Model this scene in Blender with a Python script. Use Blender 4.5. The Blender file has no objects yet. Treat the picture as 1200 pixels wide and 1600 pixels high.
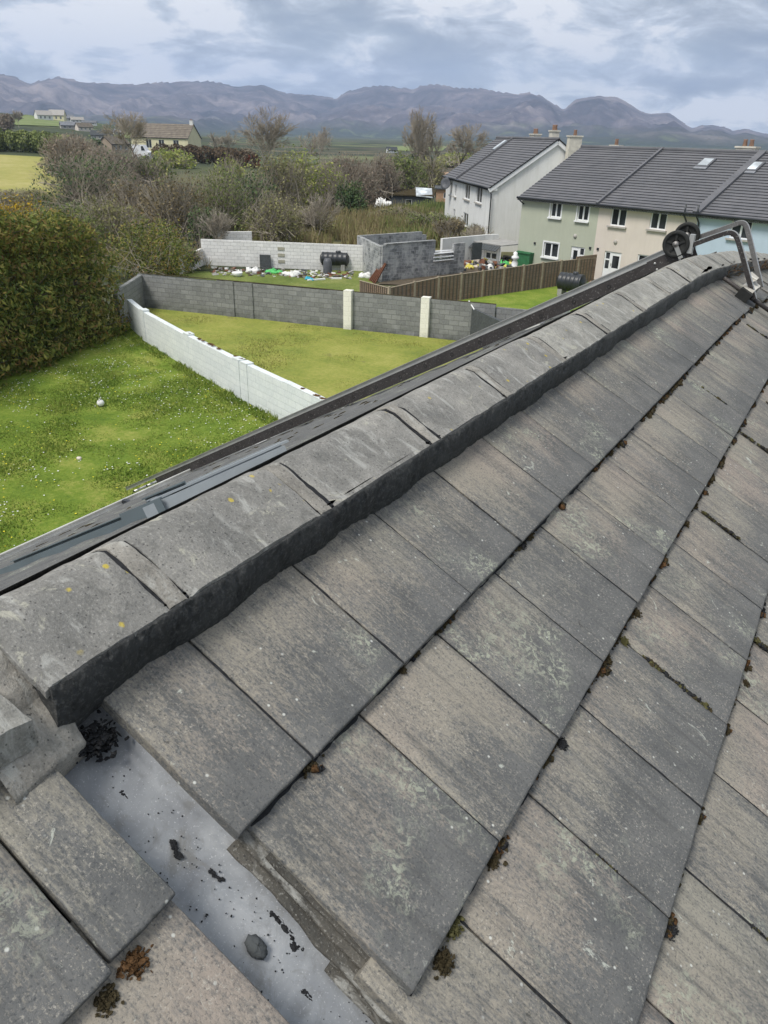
import bpy, bmesh, math, random
import numpy as np
from mathutils import Vector, Matrix
rnd = random.Random(7)
HAZE = 0.00015
R_ = math.radians
sc = bpy.context.scene
C = bpy.data.collections.new('scene_collection'); sc.collection.children.link(C)

# ------------------------------------------------------------------ camera
# world frame: +Y runs along our ridge, +X is our side of the roof, z=0 is the first tile course line
FPX, YAW, PITCH, ROLL = 1201.8, -0.534187, 0.454839, -0.027487
CAM = np.array([0.58627, -0.76742, 0.93657])
GZ = CAM[2] - 8.0                      # garden level
_f = np.array([math.sin(YAW)*math.cos(PITCH), math.cos(YAW)*math.cos(PITCH), -math.sin(PITCH)])
_r = np.array([math.cos(YAW), -math.sin(YAW), 0.0]); _d = np.cross(_f, _r)
RM = np.array([math.cos(ROLL)*_r + math.sin(ROLL)*_d, -math.sin(ROLL)*_r + math.cos(ROLL)*_d, _f])
cam = bpy.data.cameras.new('camera'); co = bpy.data.objects.new('camera', cam); C.objects.link(co)
m = Matrix([[RM[0][i], -RM[1][i], -RM[2][i], CAM[i]] for i in range(3)] + [[0, 0, 0, 1]])
co.matrix_world = m
cam.sensor_fit = 'VERTICAL'; cam.sensor_height = 34.6; cam.sensor_width = 25.95
cam.lens = 34.6*FPX/1600.0; cam.clip_start = 0.05; cam.clip_end = 20000
sc.camera = co
# ------------------------------------------------------------------ world, sun, exposure
sc.view_settings.view_transform = 'Standard'; sc.view_settings.look = 'None'
sc.view_settings.exposure = 0.5; sc.view_settings.gamma = 1.0
sc.cycles.volume_bounces = 1
SUN = Vector((-0.22, -0.62, 1.0)).normalized()
sun_el = math.asin(SUN.z); sun_az = math.atan2(SUN.x, SUN.y)
wd = bpy.data.worlds.new('World'); sc.world = wd; wd.use_nodes = True
def build_world():
    nt = wd.node_tree; nt.nodes.clear(); N = nt.nodes.new; L = nt.links.new
    out = N('ShaderNodeOutputWorld'); bg = N('ShaderNodeBackground'); bg.inputs[1].default_value = 0.1
    L(bg.outputs[0], out.inputs[0])
    sky = N('ShaderNodeTexSky'); sky.sky_type = 'NISHITA'; sky.sun_disc = False
    sky.sun_elevation = sun_el; sky.sun_rotation = sun_az; sky.altitude = 50
    tc = N('ShaderNodeTexCoord'); sp = N('ShaderNodeSeparateXYZ'); L(tc.outputs['Generated'], sp.inputs[0])
    def mth(op, a, b=None):
        n = N('ShaderNodeMath'); n.operation = op
        for i, v in enumerate((a, b)):
            if v is None: continue
            if isinstance(v, (int, float)): n.inputs[i].default_value = v
            else: L(v, n.inputs[i])
        return n.outputs[0]
    z = mth('ADD', mth('MAXIMUM', sp.outputs[2], 0.0), 0.30)
    cb = N('ShaderNodeCombineXYZ'); L(mth('DIVIDE', sp.outputs[0], z), cb.inputs[0]); L(mth('MULTIPLY', sp.outputs[2], 3.0), cb.inputs[2]); L(mth('DIVIDE', sp.outputs[1], z), cb.inputs[1])
    mp = N('ShaderNodeMapping'); mp.inputs['Rotation'].default_value = (0, 0, R_(-30)); mp.inputs['Scale'].default_value = (1.0, 0.9, 1)
    mp.inputs['Location'].default_value = (2.3, 1.1, 0)
    L(cb.outputs[0], mp.inputs[0])
    def noise(sc_, det, ro, dist, vec):
        n = N('ShaderNodeTexNoise'); n.inputs['Scale'].default_value = sc_; n.inputs['Detail'].default_value = det
        n.inputs['Roughness'].default_value = ro; n.inputs['Distortion'].default_value = dist; L(vec, n.inputs['Vector']); return n.outputs[0]
    def ramp(fac, stops):
        n = N('ShaderNodeValToRGB'); L(fac, n.inputs[0]); e = n.color_ramp.elements
        while len(e) < len(stops): e.new(0.5)
        for el, (p, c) in zip(e, stops): el.position = p; el.color = (*c, 1)
        return n.outputs[0]
    a = noise(1.5, 8, 0.6, 0.25, mp.outputs[0]); b = noise(4.6, 7, 0.62, 0.4, mp.outputs[0])
    mixf = mth('ADD', mth('MULTIPLY', a, 0.54), mth('MULTIPLY', b, 0.46))
    cl = ramp(mixf, [(0.39, (.30, .35, .42)), (0.45, (.38, .43, .49)), (0.487, (.50, .545, .595)), (0.52, (.66, .715, .78)), (0.56, (1.0, 1.0, 1.0))])
    sm = N('ShaderNodeVectorMath'); sm.operation = 'SCALE'; L(cl, sm.inputs[0]); sm.inputs['Scale'].default_value = 7.6; cl = sm.outputs[0]
    mask = ramp(noise(1.1, 5, 0.55, 0.2, mp.outputs[0]), [(0.33, (0.72, 0.72, 0.72)), (0.5, (1, 1, 1))])
    mx = N('ShaderNodeMix'); mx.data_type = 'RGBA'; L(mask, mx.inputs[0]); L(sky.outputs[0], mx.inputs[6]); L(cl, mx.inputs[7])
    L(mx.outputs[2], bg.inputs[0])
build_world()
sl = bpy.data.lights.new('sun', 'SUN'); sl.energy = 2.6; sl.angle = R_(20); sl.color = (1.0, 0.955, 0.89)
so = bpy.data.objects.new('sun', sl); C.objects.link(so); so.rotation_euler = SUN.to_track_quat('Z', 'Y').to_euler()

# ------------------------------------------------------------------ survey helpers: a sight line met with a real plane
def ray(x, y): return RM.T @ np.array([(x-600)/FPX, (y-800)/FPX, 1.0])
def at(x, y, n, d0):
    n = np.array(n, float); dd = ray(x, y); return CAM + (d0 - n@CAM)/(n@dd)*dd
def G(x, y, h=0.0): return at(x, y, (0, 0, 1), GZ+h)
def proj(X):
    q = RM @ (np.array(X, float) - CAM); return (600+FPX*q[0]/q[2], 800+FPX*q[1]/q[2]) if q[2] > 0.01 else (1e6, 1e6)
def sstep(a, b, x):
    t = min(1, max(0, (x-a)/(b-a))); return t*t*(3-2*t)
def zt(x, y):                                   # terrain height
    dx, dy = x-CAM[0], y-CAM[1]; d = math.hypot(dx, dy)
    if d < 70: return GZ
    az = math.degrees(math.atan2(dx, dy)) - math.degrees(YAW)
    az = (az+180) % 360 - 180
    a = 1 - sstep(-27, -6, az)
    t = (min(d, 640)-70)/560.0
    h = a*15.5*max(0, t)**1.45
    if d > 640: h *= math.exp(-((d-640)/420.0)**2)
    h += 0.25*math.sin(x*0.021)*math.cos(y*0.017)*sstep(120, 300, d)
    return GZ + h
def T(x, y):                                    # sight line met with the terrain
    d = ray(x, y); t = 20.0
    while t < 3000:
        p = CAM + d*t
        if p[2] <= zt(p[0], p[1]): break
        t *= 1.01
    lo, hi = t/1.01, t
    for _ in range(20):
        mt = (lo+hi)/2; p = CAM + d*mt
        if p[2] <= zt(p[0], p[1]): hi = mt
        else: lo = mt
    p = CAM + d*hi; return np.array([p[0], p[1], zt(p[0], p[1])])
def dist(p): return math.hypot(p[0]-CAM[0], p[1]-CAM[1])
def hgt(B, py):                                 # height of a vertical at B whose top is seen at py
    lo, hi = 0.0, 60.0
    for _ in range(40):
        mt = (lo+hi)/2
        if proj((B[0], B[1], B[2]+mt))[1] > py: lo = mt
        else: hi = mt
    return mt

# ------------------------------------------------------------------ material helpers
class Mat:
    def __init__(s, name, rough=0.85, spec=0.3, metal=0.0):
        s.m = bpy.data.materials.new(name); s.m.use_nodes = True; s.nt = s.m.node_tree
        s.b = s.nt.nodes['Principled BSDF']; s.b.inputs['Roughness'].default_value = rough
        s.b.inputs['Specular IOR Level'].default_value = spec; s.b.inputs['Metallic'].default_value = metal
        s.tc = s.N('ShaderNodeTexCoord'); s.h = None
    def N(s, t): return s.nt.nodes.new(t)
    def L(s, a, b): s.nt.links.new(a, b)
    def put(s, v, sock):
        if isinstance(v, (int, float)): sock.default_value = v
        elif isinstance(v, tuple): sock.default_value = v if len(v) == 4 or sock.type == 'VECTOR' else (*v, 1)
        else: s.L(v, sock)
    def co(s, kind='Object', scale=(1, 1, 1), rot=(0, 0, 0), rand=False):
        v = s.tc.outputs[kind]
        if rand:
            oi = s.N('ShaderNodeObjectInfo'); mu = s.N('ShaderNodeVectorMath'); mu.operation = 'SCALE'
            cb = s.N('ShaderNodeCombineXYZ'); s.L(oi.outputs['Random'], cb.inputs[0]); s.L(oi.outputs['Random'], cb.inputs[2]); s.L(cb.outputs[0], mu.inputs[0]); mu.inputs['Scale'].default_value = 57.0
            ad = s.N('ShaderNodeVectorMath'); ad.operation = 'ADD'; s.L(v, ad.inputs[0]); s.L(mu.outputs[0], ad.inputs[1]); v = ad.outputs[0]
        mp = s.N('ShaderNodeMapping'); mp.inputs['Scale'].default_value = scale; mp.inputs['Rotation'].default_value = rot
        s.L(v, mp.inputs[0]); return mp.outputs[0]
    def noise(s, vec, scale=5, det=4, ro=0.55, dist=0):
        n = s.N('ShaderNodeTexNoise'); s.L(vec, n.inputs['Vector'])
        for k, v in (('Scale', scale), ('Detail', det), ('Roughness', ro), ('Distortion', dist)): n.inputs[k].default_value = v
        return n.outputs[0]
    def voro(s, vec, scale=5, feat='F1', out='Distance', rand=1.0):
        n = s.N('ShaderNodeTexVoronoi'); n.feature = feat; n.inputs['Scale'].default_value = scale; n.inputs['Randomness'].default_value = rand
        s.L(vec, n.inputs['Vector']); return n.outputs[out]
    def ramp(s, fac, stops, interp='LINEAR'):
        n = s.N('ShaderNodeValToRGB'); s.L(fac, n.inputs[0]); e = n.color_ramp.elements; n.color_ramp.interpolation = interp
        while len(e) < len(stops): e.new(0.5)
        for el, (p, c) in zip(e, stops):
            el.position = p; el.color = (c, c, c, 1) if isinstance(c, (int, float)) else (*c, 1)
        return n.outputs[0]
    def mix(s, fac, a, b, mode='MIX'):
        n = s.N('ShaderNodeMix'); n.data_type = 'RGBA'; n.blend_type = mode
        s.put(fac, n.inputs[0]); s.put(a, n.inputs[6]); s.put(b, n.inputs[7]); return n.outputs[2]
    def math(s, op, a, b=0.0):
        n = s.N('ShaderNodeMath'); n.operation = op; s.put(a, n.inputs[0]); s.put(b, n.inputs[1]); return n.outputs[0]
    def island(s): return s.N('ShaderNodeNewGeometry').outputs['Random Per Island']
    def objrand(s): return s.N('ShaderNodeObjectInfo').outputs['Random']
    def sep(s, vec, i):
        n = s.N('ShaderNodeSeparateXYZ'); s.L(vec, n.inputs[0]); return n.outputs[i]
    def bump(s, h, strength=0.5, d=0.01):
        n = s.N('ShaderNodeBump'); n.inputs['Strength'].default_value = strength; n.inputs['Distance'].default_value = d
        s.L(h, n.inputs['Height'])
        if s.h is not None: s.L(s.h, n.inputs['Normal'])
        s.h = n.outputs[0]; s.L(s.h, s.b.inputs['Normal'])
    def col(s, c): s.put(c, s.b.inputs['Base Color']); return s
    def rough(s, v): s.put(v, s.b.inputs['Roughness'])
MT = {}
def simple(name, c, rough=0.7, spec=0.3, metal=0.0, var=0.18, scale=4.0, bump=0.0):
    q = Mat(name, rough, spec, metal); v = q.co('Object')
    n = q.noise(v, scale, 6, 0.6)
    lo = tuple(x*(1-var) for x in c); hi = tuple(min(1, x*(1+var)) for x in c)
    q.col(q.ramp(n, [(0.3, lo), (0.7, hi)]))
    if bump: q.bump(q.noise(v, scale*12, 4, 0.6), 0.6, bump)
    MT[name] = q.m; return q.m

def mk_tile():
    q = Mat('concrete_tile', 0.93, 0.2)
    v = q.co('Object', rand=True); raw = q.tc.outputs['Object']
    oi = q.N('ShaderNodeObjectInfo').outputs['Random']
    st = q.co('Object', (7.5, 1.6, 2), rand=True)
    streak = q.math('ADD', q.math('MULTIPLY', q.noise(st, 2.6, 8, 0.68, 0.35), 0.55), q.math('MULTIPLY', q.noise(q.co('Object', (16, 1.7, 2), rand=True), 3.2, 7, 0.7, 0.3), 0.45))
    patch = q.noise(v, 4.2, 3, 0.5, 0.4)
    yy = q.sep(raw, 1)
    fall = q.math('MULTIPLY', q.math('SUBTRACT', 0.2, yy), 1.5)          # weathered buff keeps to the upper part of each tile
    f = q.math('ADD', q.math('ADD', q.math('MULTIPLY', streak, 1.15), q.math('MULTIPLY', patch, 0.50)), q.math('MULTIPLY', q.math('SUBTRACT', oi, 0.5), 0.19))
    f = q.math('ADD', f, q.math('MINIMUM', fall, 0.12))
    grain = q.noise(v, 230, 3, 0.7); gst = q.noise(q.co('Object', (2.6, 1.0, 1.5), rand=True), 85, 4, 0.75)
    f2 = q.math('ADD', q.math('SUBTRACT', f, 0.14), q.math('MULTIPLY', q.math('SUBTRACT', gst, 0.5), 1.15))
    buff = q.ramp(f2, [(0.62, 0.0), (0.76, 0.45), (0.94, 0.9)])
    tone = q.noise(v, 1.7, 2, 0.5)
    hue = q.ramp(tone, [(0.36, (0.285, 0.27, 0.225)), (0.52, (0.30, 0.272, 0.224)), (0.68, (0.32, 0.272, 0.23))])
    base = q.ramp(q.noise(v, 9, 5, 0.6), [(0.3, (0.098, 0.101, 0.101)), (0.7, (0.155, 0.155, 0.150))])
    c = q.mix(buff, base, hue)
    c = q.mix(q.ramp(grain, [(0.30, 0.75), (0.47, 0.0)]), c, (0.05, 0.055, 0.06))
    gr2 = q.noise(v, 170, 3, 0.8)
    c = q.mix(q.math('MULTIPLY', q.ramp(gr2, [(0.56, 0.0), (0.68, 0.65)]), q.ramp(q.noise(v, 7, 4, 0.65), [(0.4, 0.25), (0.6, 1.0)])), c, (0.45, 0.42, 0.36))
    c = q.mix(q.ramp(q.noise(q.co('Object', (22, 1.4, 2), rand=True), 2.2, 6, 0.7, 0.2), [(0.52, 0.0), (0.68, 0.55)]), c, (0.075, 0.076, 0.074))
    # pale lichen specks and a few larger blotches
    sp = q.voro(v, 42, 'F1'); spm = q.ramp(sp, [(0.07, 0.85), (0.14, 0.0)])
    pick = q.ramp(q.noise(v, 11, 2, 0.5), [(0.5, 0.0), (0.62, 1.0)])
    c = q.mix(q.math('MULTIPLY', spm, pick), c, (0.55, 0.56, 0.52))
    crust = q.math('MULTIPLY', q.ramp(q.noise(v, 3.1, 3, 0.6), [(0.57, 0.0), (0.66, 1.0)]), q.ramp(q.noise(v, 48, 6, 0.8, 1.2), [(0.50, 0.0), (0.58, 0.8)]))
    c = q.mix(crust, c, (0.36, 0.38, 0.30))
    bl = q.ramp(q.noise(v, 15, 6, 0.72, 0.8), [(0.645, 0.0), (0.69, 0.7)])
    c = q.mix(bl, c, (0.48, 0.50, 0.44))
    dk = q.ramp(q.noise(v, 22, 5, 0.7, 0.5), [(0.26, 0.8), (0.32, 0.0)])
    c = q.mix(dk, c, (0.05, 0.05, 0.047))
    q.col(c)
    q.bump(q.noise(st, 8, 6, 0.6), 0.35, 0.004)
    q.bump(grain, 0.55, 0.0022)
    MT['tile'] = q.m
mk_tile()
def mk_cap(name, a, b, lichen=True):
    q = Mat(name, 0.95, 0.15); v = q.co('Object', rand=True)
    n = q.noise(v, 6, 6, 0.62, 0.4)
    c = q.ramp(n, [(0.3, a), (0.5, tuple((x+y)/2 for x, y in zip(a, b))), (0.68, b)])
    gr = q.noise(v, 210, 4, 0.75)
    c = q.mix(q.ramp(gr, [(0.3, 0.6), (0.46, 0.0)]), c, (0.06, 0.063, 0.062))
    c = q.mix(q.ramp(gr, [(0.56, 0.0), (0.68, 0.55)]), c, (0.48, 0.47, 0.43))
    # faded pale wash in streaks
    c = q.mix(q.ramp(q.noise(q.co('Object', (1, 3, 1), rand=True), 9, 5, 0.65, 0.8), [(0.54, 0.0), (0.66, 0.65)]), c, (0.44, 0.44, 0.41))
    c = q.mix(q.ramp(q.noise(v, 26, 6, 0.75, 0.3), [(0.35, 0.45), (0.5, 0.0)]), c, (0.10, 0.10, 0.092))
    pits = q.voro(v, 95, 'F1'); c = q.mix(q.ramp(pits, [(0.10, 0.7), (0.2, 0.0)]), c, (0.04, 0.04, 0.04))
    if lichen:
        y = q.ramp(q.math('ADD', q.voro(v, 17, 'F1'), q.math('MULTIPLY', q.noise(v, 90, 3, 0.7), 0.12)), [(0.13, 0.9), (0.17, 0.0)]); pk = q.ramp(q.noise(v, 5, 2), [(0.50, 0.0), (0.55, 1.0)])
        c = q.mix(q.math('MULTIPLY', y, pk), c, (0.50, 0.40, 0.07))
        c = q.mix(q.ramp(q.noise(v, 12, 6, 0.75, 1.0), [(0.59, 0.0), (0.66, 0.65)]), c, (0.45, 0.44, 0.36))
    q.col(c); q.bump(q.noise(v, 30, 5, 0.7), 0.5, 0.006); q.bump(gr, 0.8, 0.003)
    MT[name] = q.m
mk_cap('ridge_cap', (0.165, 0.164, 0.155), (0.31, 0.30, 0.275)); mk_cap('edge_concrete', (0.05, 0.048, 0.043), (0.15, 0.14, 0.12), False)
mk_cap('ridge_cap_pale', (0.21, 0.208, 0.19), (0.37, 0.36, 0.325))
mk_cap('old_mortar', (0.18, 0.17, 0.15), (0.38, 0.36, 0.32), False)
def mk_mortar():
    q = Mat('fresh_mortar', 0.9, 0.25); v = q.co('Object')
    st = q.co('Object', (1.0, 9.0, 1.0))
    y = q.sep(q.tc.outputs['Object'], 1)
    dry = q.ramp(q.math('MULTIPLY', y, 0.2), [(0.1, 0.0), (0.85, 1.0)])       # drier and paler further along the ridge
    wet = q.ramp(q.noise(v, 12, 6, 0.65), [(0.3, (0.034, 0.036, 0.037)), (0.7, (0.078, 0.081, 0.081))])
    dr = q.ramp(q.noise(v, 9, 6, 0.65), [(0.3, (0.070, 0.072, 0.071)), (0.7, (0.155, 0.156, 0.150))])
    c = q.mix(dry, wet, dr)
    pit = q.ramp(q.noise(q.co('Object', (30, 75, 30)), 1.0, 5, 0.7, 1.5), [(0.30, 0.8), (0.38, 0.0)])
    c = q.mix(pit, c, (0.018, 0.02, 0.022))
    q.col(c); c = q.mix(q.ramp(q.noise(v, 120, 4, 0.8), [(0.5, 0.0), (0.68, 0.5)]), c, (0.20, 0.20, 0.19)); q.col(c); q.bump(q.noise(st, 9, 6, 0.65, 0.6), 0.6, 0.012); q.bump(q.noise(v, 110, 6, 0.8), 1.0, 0.007)
    MT['mortar'] = q.m
mk_mortar()
def mk_tray():
    q = Mat('grp_tray', 0.55, 0.4); v = q.co('Object')
    n = q.noise(v, 7, 6, 0.6, 0.6)
    c = q.ramp(n, [(0.3, (0.17, 0.18, 0.195)), (0.5, (0.26, 0.275, 0.29)), (0.68, (0.38, 0.39, 0.40))])
    c = q.mix(q.ramp(q.noise(v, 28, 7, 0.75, 0.6), [(0.52, 0.0), (0.68, 0.7)]), c, (0.17, 0.175, 0.18)); c = q.mix(q.ramp(q.noise(v, 11, 6, 0.7, 1.0), [(0.54, 0.0), (0.66, 0.55)]), c, (0.13, 0.125, 0.11))
    c = q.mix(q.ramp(q.noise(v, 300, 2, 0.7), [(0.62, 0.0), (0.7, 0.4)]), c, (0.6, 0.62, 0.64))
    q.col(c); q.rough(q.ramp(n, [(0.3, 0.4), (0.7, 0.7)])); q.bump(q.noise(v, 45, 4, 0.6), 0.25, 0.003); MT['tray'] = q.m
mk_tray()
def mk_block(name, a, b, mortar, paint=None, bw=0.44, bh=0.215, bumpd=0.01, patch=0.5, stain=(0.09, 0.10, 0.07), stainamt=0.35):
    q = Mat(name, 0.92, 0.2); uv = q.tc.outputs['UV']
    br = q.N('ShaderNodeTexBrick'); q.L(uv, br.inputs['Vector']); br.offset = 0.5
    br.inputs['Scale'].default_value = 1.0; br.inputs['Brick Width'].default_value = bw; br.inputs['Row Height'].default_value = bh
    br.inputs['Mortar Size'].default_value = 0.012; br.inputs['Mortar Smooth'].default_value = 0.4; br.inputs['Bias'].default_value = 0.0
    br.inputs['Color1'].default_value = (*a, 1); br.inputs['Color2'].default_value = (*b, 1); br.inputs['Mortar'].default_value = (*mortar, 1)
    v = q.co('Object'); c = br.outputs[0]
    c = q.mix(q.ramp(q.noise(v, 1.1, 6, 0.65), [(0.35, 0.0), (0.65, patch)]), c, tuple(x*0.72 for x in a))
    c = q.mix(q.ramp(q.noise(v, 14, 5, 0.7), [(0.4, 0.0), (0.7, 0.35)]), c, tuple(x*1.25 for x in b))
    if paint is not None:
        pf = q.ramp(q.noise(v, 1.6, 7, 0.72, 0.6), [(0.44, paint[1]), (0.58, paint[2])])
        c = q.mix(pf, c, paint[0])
    h = q.sep(uv, 1)
    dn = q.noise(v, 2.6, 5, 0.7)
    low = q.math('MULTIPLY', q.ramp(h, [(0.0, 1.0), (0.5, 0.0)]), q.ramp(dn, [(0.35, 0.0), (0.6, 1.0)]))      # splash-back algae with an outline of its own
    c = q.mix(q.math('MULTIPLY', low, stainamt), c, stain)
    q.col(c); q.bump(br.outputs['Fac'], 0.6, -bumpd) if False else None
    inv = q.math('SUBTRACT', 1.0, br.outputs['Fac']); q.bump(inv, 0.7, bumpd); q.bump(q.noise(v, 40, 4, 0.7), 0.4, 0.006)
    MT[name] = q.m
mk_block('grey_block', (0.19, 0.195, 0.195), (0.30, 0.305, 0.30), (0.14, 0.145, 0.145), stainamt=0.7, stain=(0.07, 0.08, 0.06))
mk_block('white_block', (0.68, 0.72, 0.73), (0.76, 0.79, 0.79), (0.61, 0.65, 0.665), patch=0.15, bumpd=0.008, stainamt=0.35, stain=(0.33, 0.38, 0.33))
mk_block('yard_block', (0.66, 0.655, 0.64), (0.80, 0.79, 0.77), (0.42, 0.42, 0.41), patch=0.35, bumpd=0.012, stain=(0.3, 0.3, 0.24))
mk_block('ruin_block', (0.095, 0.102, 0.108), (0.33, 0.34, 0.345), (0.50, 0.50, 0.50), paint=((0.58, 0.58, 0.57), 0.0, 0.55), bumpd=0.02, patch=0.3)
mk_block('cream_block', (0.80, 0.78, 0.70), (0.84, 0.82, 0.74), (0.7, 0.68, 0.6), patch=0.2, bumpd=0.003, bw=0.5)
mk_block('patch_block', (0.40, 0.38, 0.30), (0.46, 0.44, 0.36), (0.4, 0.4, 0.36), patch=0.2)
def mk_render(name, c, streak=(0.5, 0.5, 0.47), amt=0.3):
    q = Mat(name, 0.9, 0.2); v = q.co('Object'); st = q.co('Object', (2.2, 2.2, 0.22))
    k = q.ramp(q.noise(v, 0.5, 5, 0.6), [(0.3, tuple(x*0.93 for x in c)), (0.7, tuple(min(1, x*1.05) for x in c))])
    k = q.mix(q.ramp(q.noise(st, 1.6, 6, 0.7), [(0.45, 0.0), (0.72, amt)]), k, tuple(x*y for x, y in zip(c, streak)))
    q.col(k); q.bump(q.noise(v, 30, 3, 0.6), 0.3, 0.004); MT[name] = q.m
mk_render('green_render', (0.44, 0.465, 0.37), (0.8, 0.8, 0.8)); mk_render('beige_render', (0.65, 0.585, 0.52), (0.82, 0.8, 0.78))
mk_render('blue_render', (0.46, 0.56, 0.65), (0.85, 0.85, 0.85)); mk_render('white_render', (0.76, 0.765, 0.75), (0.6, 0.6, 0.58), 0.45)
mk_render('grey_render', (0.80, 0.80, 0.775), (0.74, 0.74, 0.70), 0.45); mk_render('cream_render', (0.68, 0.63, 0.42)); mk_render('plain_render', (0.7, 0.7, 0.68))
mk_render('brown_render', (0.36, 0.29, 0.22))
def mk_grass(name, cols, scale=0.5, fine=9.0, patchcol=None):
    q = Mat(name, 0.95, 0.12); v = q.co('Object')
    n = q.math('ADD', q.math('MULTIPLY', q.noise(v, scale, 7, 0.62, 0.3), 0.6), q.math('MULTIPLY', q.noise(v, fine, 5, 0.7), 0.4))
    c = q.ramp(n, [(0.34, cols[0]), (0.5, cols[1]), (0.62, cols[2])])
    if patchcol: c = q.mix(q.ramp(q.noise(v, 1.3, 6, 0.7, 0.5), [(0.6, 0.0), (0.72, 0.7)]), c, patchcol)
    q.col(c); q.bump(q.noise(v, 22, 4, 0.8), 0.9, 0.05); MT[name] = q.m
mk_grass('lawn_green', ((0.085, 0.155, 0.022), (0.175, 0.25, 0.036), (0.31, 0.33, 0.08)), 0.55)
mk_grass('lawn_yellow', ((0.16, 0.215, 0.045), (0.27, 0.295, 0.065), (0.36, 0.35, 0.10)), 0.45, 7, (0.17, 0.15, 0.075))
mk_grass('yard_grass', ((0.09, 0.13, 0.03), (0.16, 0.20, 0.05), (0.25, 0.26, 0.09)), 0.5, 6, (0.13, 0.11, 0.07))
mk_grass('field_yellow', ((0.24, 0.26, 0.07), (0.33, 0.31, 0.10), (0.40, 0.36, 0.15)), 0.08, 0.9)
mk_grass('field_green', ((0.13, 0.17, 0.06), (0.17, 0.21, 0.08), (0.21, 0.24, 0.11)), 0.05, 0.6)
def mk_ground():
    q = Mat('rough_ground', 0.97, 0.1); v = q.co('Object')
    cell = q.voro(v, 0.011, 'F1', 'Color'); r = q.sep(cell, 0)
    f = q.ramp(r, [(0.0, (0.10, 0.13, 0.055)), (0.25, (0.13, 0.115, 0.075)), (0.45, (0.075, 0.09, 0.045)), (0.7, (0.15, 0.165, 0.08)), (0.9, (0.11, 0.09, 0.07))], 'CONSTANT')
    near = q.ramp(q.noise(v, 0.5, 7, 0.65), [(0.35, (0.085, 0.085, 0.04)), (0.5, (0.15, 0.14, 0.07)), (0.65, (0.20, 0.18, 0.09))])
    ln = q.N('ShaderNodeVectorMath'); ln.operation = 'LENGTH'; q.L(q.tc.outputs['Object'], ln.inputs[0])
    c = q.mix(q.ramp(q.math('MULTIPLY', ln.outputs['Value'], 0.001), [(0.12, 0.0), (0.2, 1.0)]), near, f)
    edge = q.voro(v, 0.011, 'DISTANCE_TO_EDGE'); c = q.mix(q.ramp(edge, [(0.03, 0.9), (0.07, 0.0)]), c, (0.035, 0.045, 0.02))
    c = q.mix(q.ramp(q.noise(v, 0.03, 6, 0.7), [(0.44, 0.0), (0.54, 0.9)]), c, (0.05, 0.06, 0.04))
    q.col(c); q.bump(q.noise(v, 1.5, 4, 0.7), 0.6, 0.15); MT['ground'] = q.m
mk_ground()
def mk_mount():
    q = Mat('heather_hillside', 1.0, 0.05); v = q.co('Object')
    n = q.noise(v, 0.0014, 8, 0.62, 0.5); f = q.noise(v, 0.007, 8, 0.70, 0.6)
    c = q.ramp(q.math('ADD', q.math('MULTIPLY', n, 0.5), q.math('MULTIPLY', f, 0.5)), [(0.39, (0.028, 0.028, 0.034)), (0.46, (0.065, 0.056, 0.066)), (0.53, (0.125, 0.104, 0.115)), (0.61, (0.27, 0.225, 0.22))])
    rock = q.ramp(q.noise(v, 0.02, 7, 0.75, 0.8), [(0.62, 0.0), (0.70, 0.75)])
    c = q.mix(rock, c, (0.42, 0.39, 0.35))
    z = q.math('MULTIPLY', q.math('ADD', q.sep(q.tc.outputs['Object'], 2), q.math('MULTIPLY', q.noise(v, 0.003, 5, 0.6), 80.0)), 0.005)
    low = q.ramp(z, [(0.20, 1.0), (0.5, 0.0)])
    wood = q.ramp(q.noise(v, 0.006, 6, 0.7), [(0.36, (0.11, 0.13, 0.06)), (0.44, (0.035, 0.045, 0.03)), (0.62, (0.05, 0.06, 0.035)), (0.72, (0.14, 0.14, 0.08))])
    c = q.mix(low, c, wood)
    q.col(c); q.bump(q.noise(v, 0.012, 6, 0.7), 0.9, 14.0); MT['mountain'] = q.m
mk_mount()
def mk_leaf(name, stops, big=0.35, fl=None):
    q = Mat(name, 0.75, 0.25); v = q.co('Object')
    f = q.math('ADD', q.math('MULTIPLY', q.island(), 0.5), q.math('MULTIPLY', q.noise(v, big, 4, 0.6, 0.3), 0.75))
    k = len(stops); c = q.ramp(f, [(0.32+0.56*i/(k-1), s) for i, s in enumerate(stops)])
    q.col(c); tr = q.N('ShaderNodeBsdfTranslucent'); q.put(c, tr.inputs[0]); mx = q.N('ShaderNodeMixShader'); mx.inputs[0].default_value = 0.25
    q.L(q.b.outputs[0], mx.inputs[1]); q.L(tr.outputs[0], mx.inputs[2]); q.L(mx.outputs[0], q.nt.nodes['Material Output'].inputs[0]); MT[name] = q.m
mk_leaf('leaf_conifer', [(0.045, 0.075, 0.02), (0.10, 0.14, 0.03), (0.17, 0.195, 0.04), (0.26, 0.245, 0.06), (0.27, 0.17, 0.065)], 0.5)
mk_leaf('leaf_dark', [(0.047, 0.081, 0.036), (0.077, 0.127, 0.051), (0.152, 0.203, 0.077)])
mk_leaf('leaf_mid', [(0.085, 0.12, 0.04), (0.17, 0.21, 0.065), (0.27, 0.30, 0.10)])
mk_leaf('leaf_light', [(0.149, 0.208, 0.052), (0.283, 0.327, 0.075), (0.402, 0.416, 0.119)])
mk_leaf('leaf_brown', [(0.10, 0.085, 0.04), (0.20, 0.16, 0.08), (0.29, 0.235, 0.13)])
mk_leaf('leaf_purple', [(0.13, 0.10, 0.075), (0.22, 0.17, 0.13), (0.31, 0.25, 0.19)])
mk_leaf('leaf_olive', [(0.11, 0.12, 0.045), (0.22, 0.22, 0.085), (0.33, 0.31, 0.14)])
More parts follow.
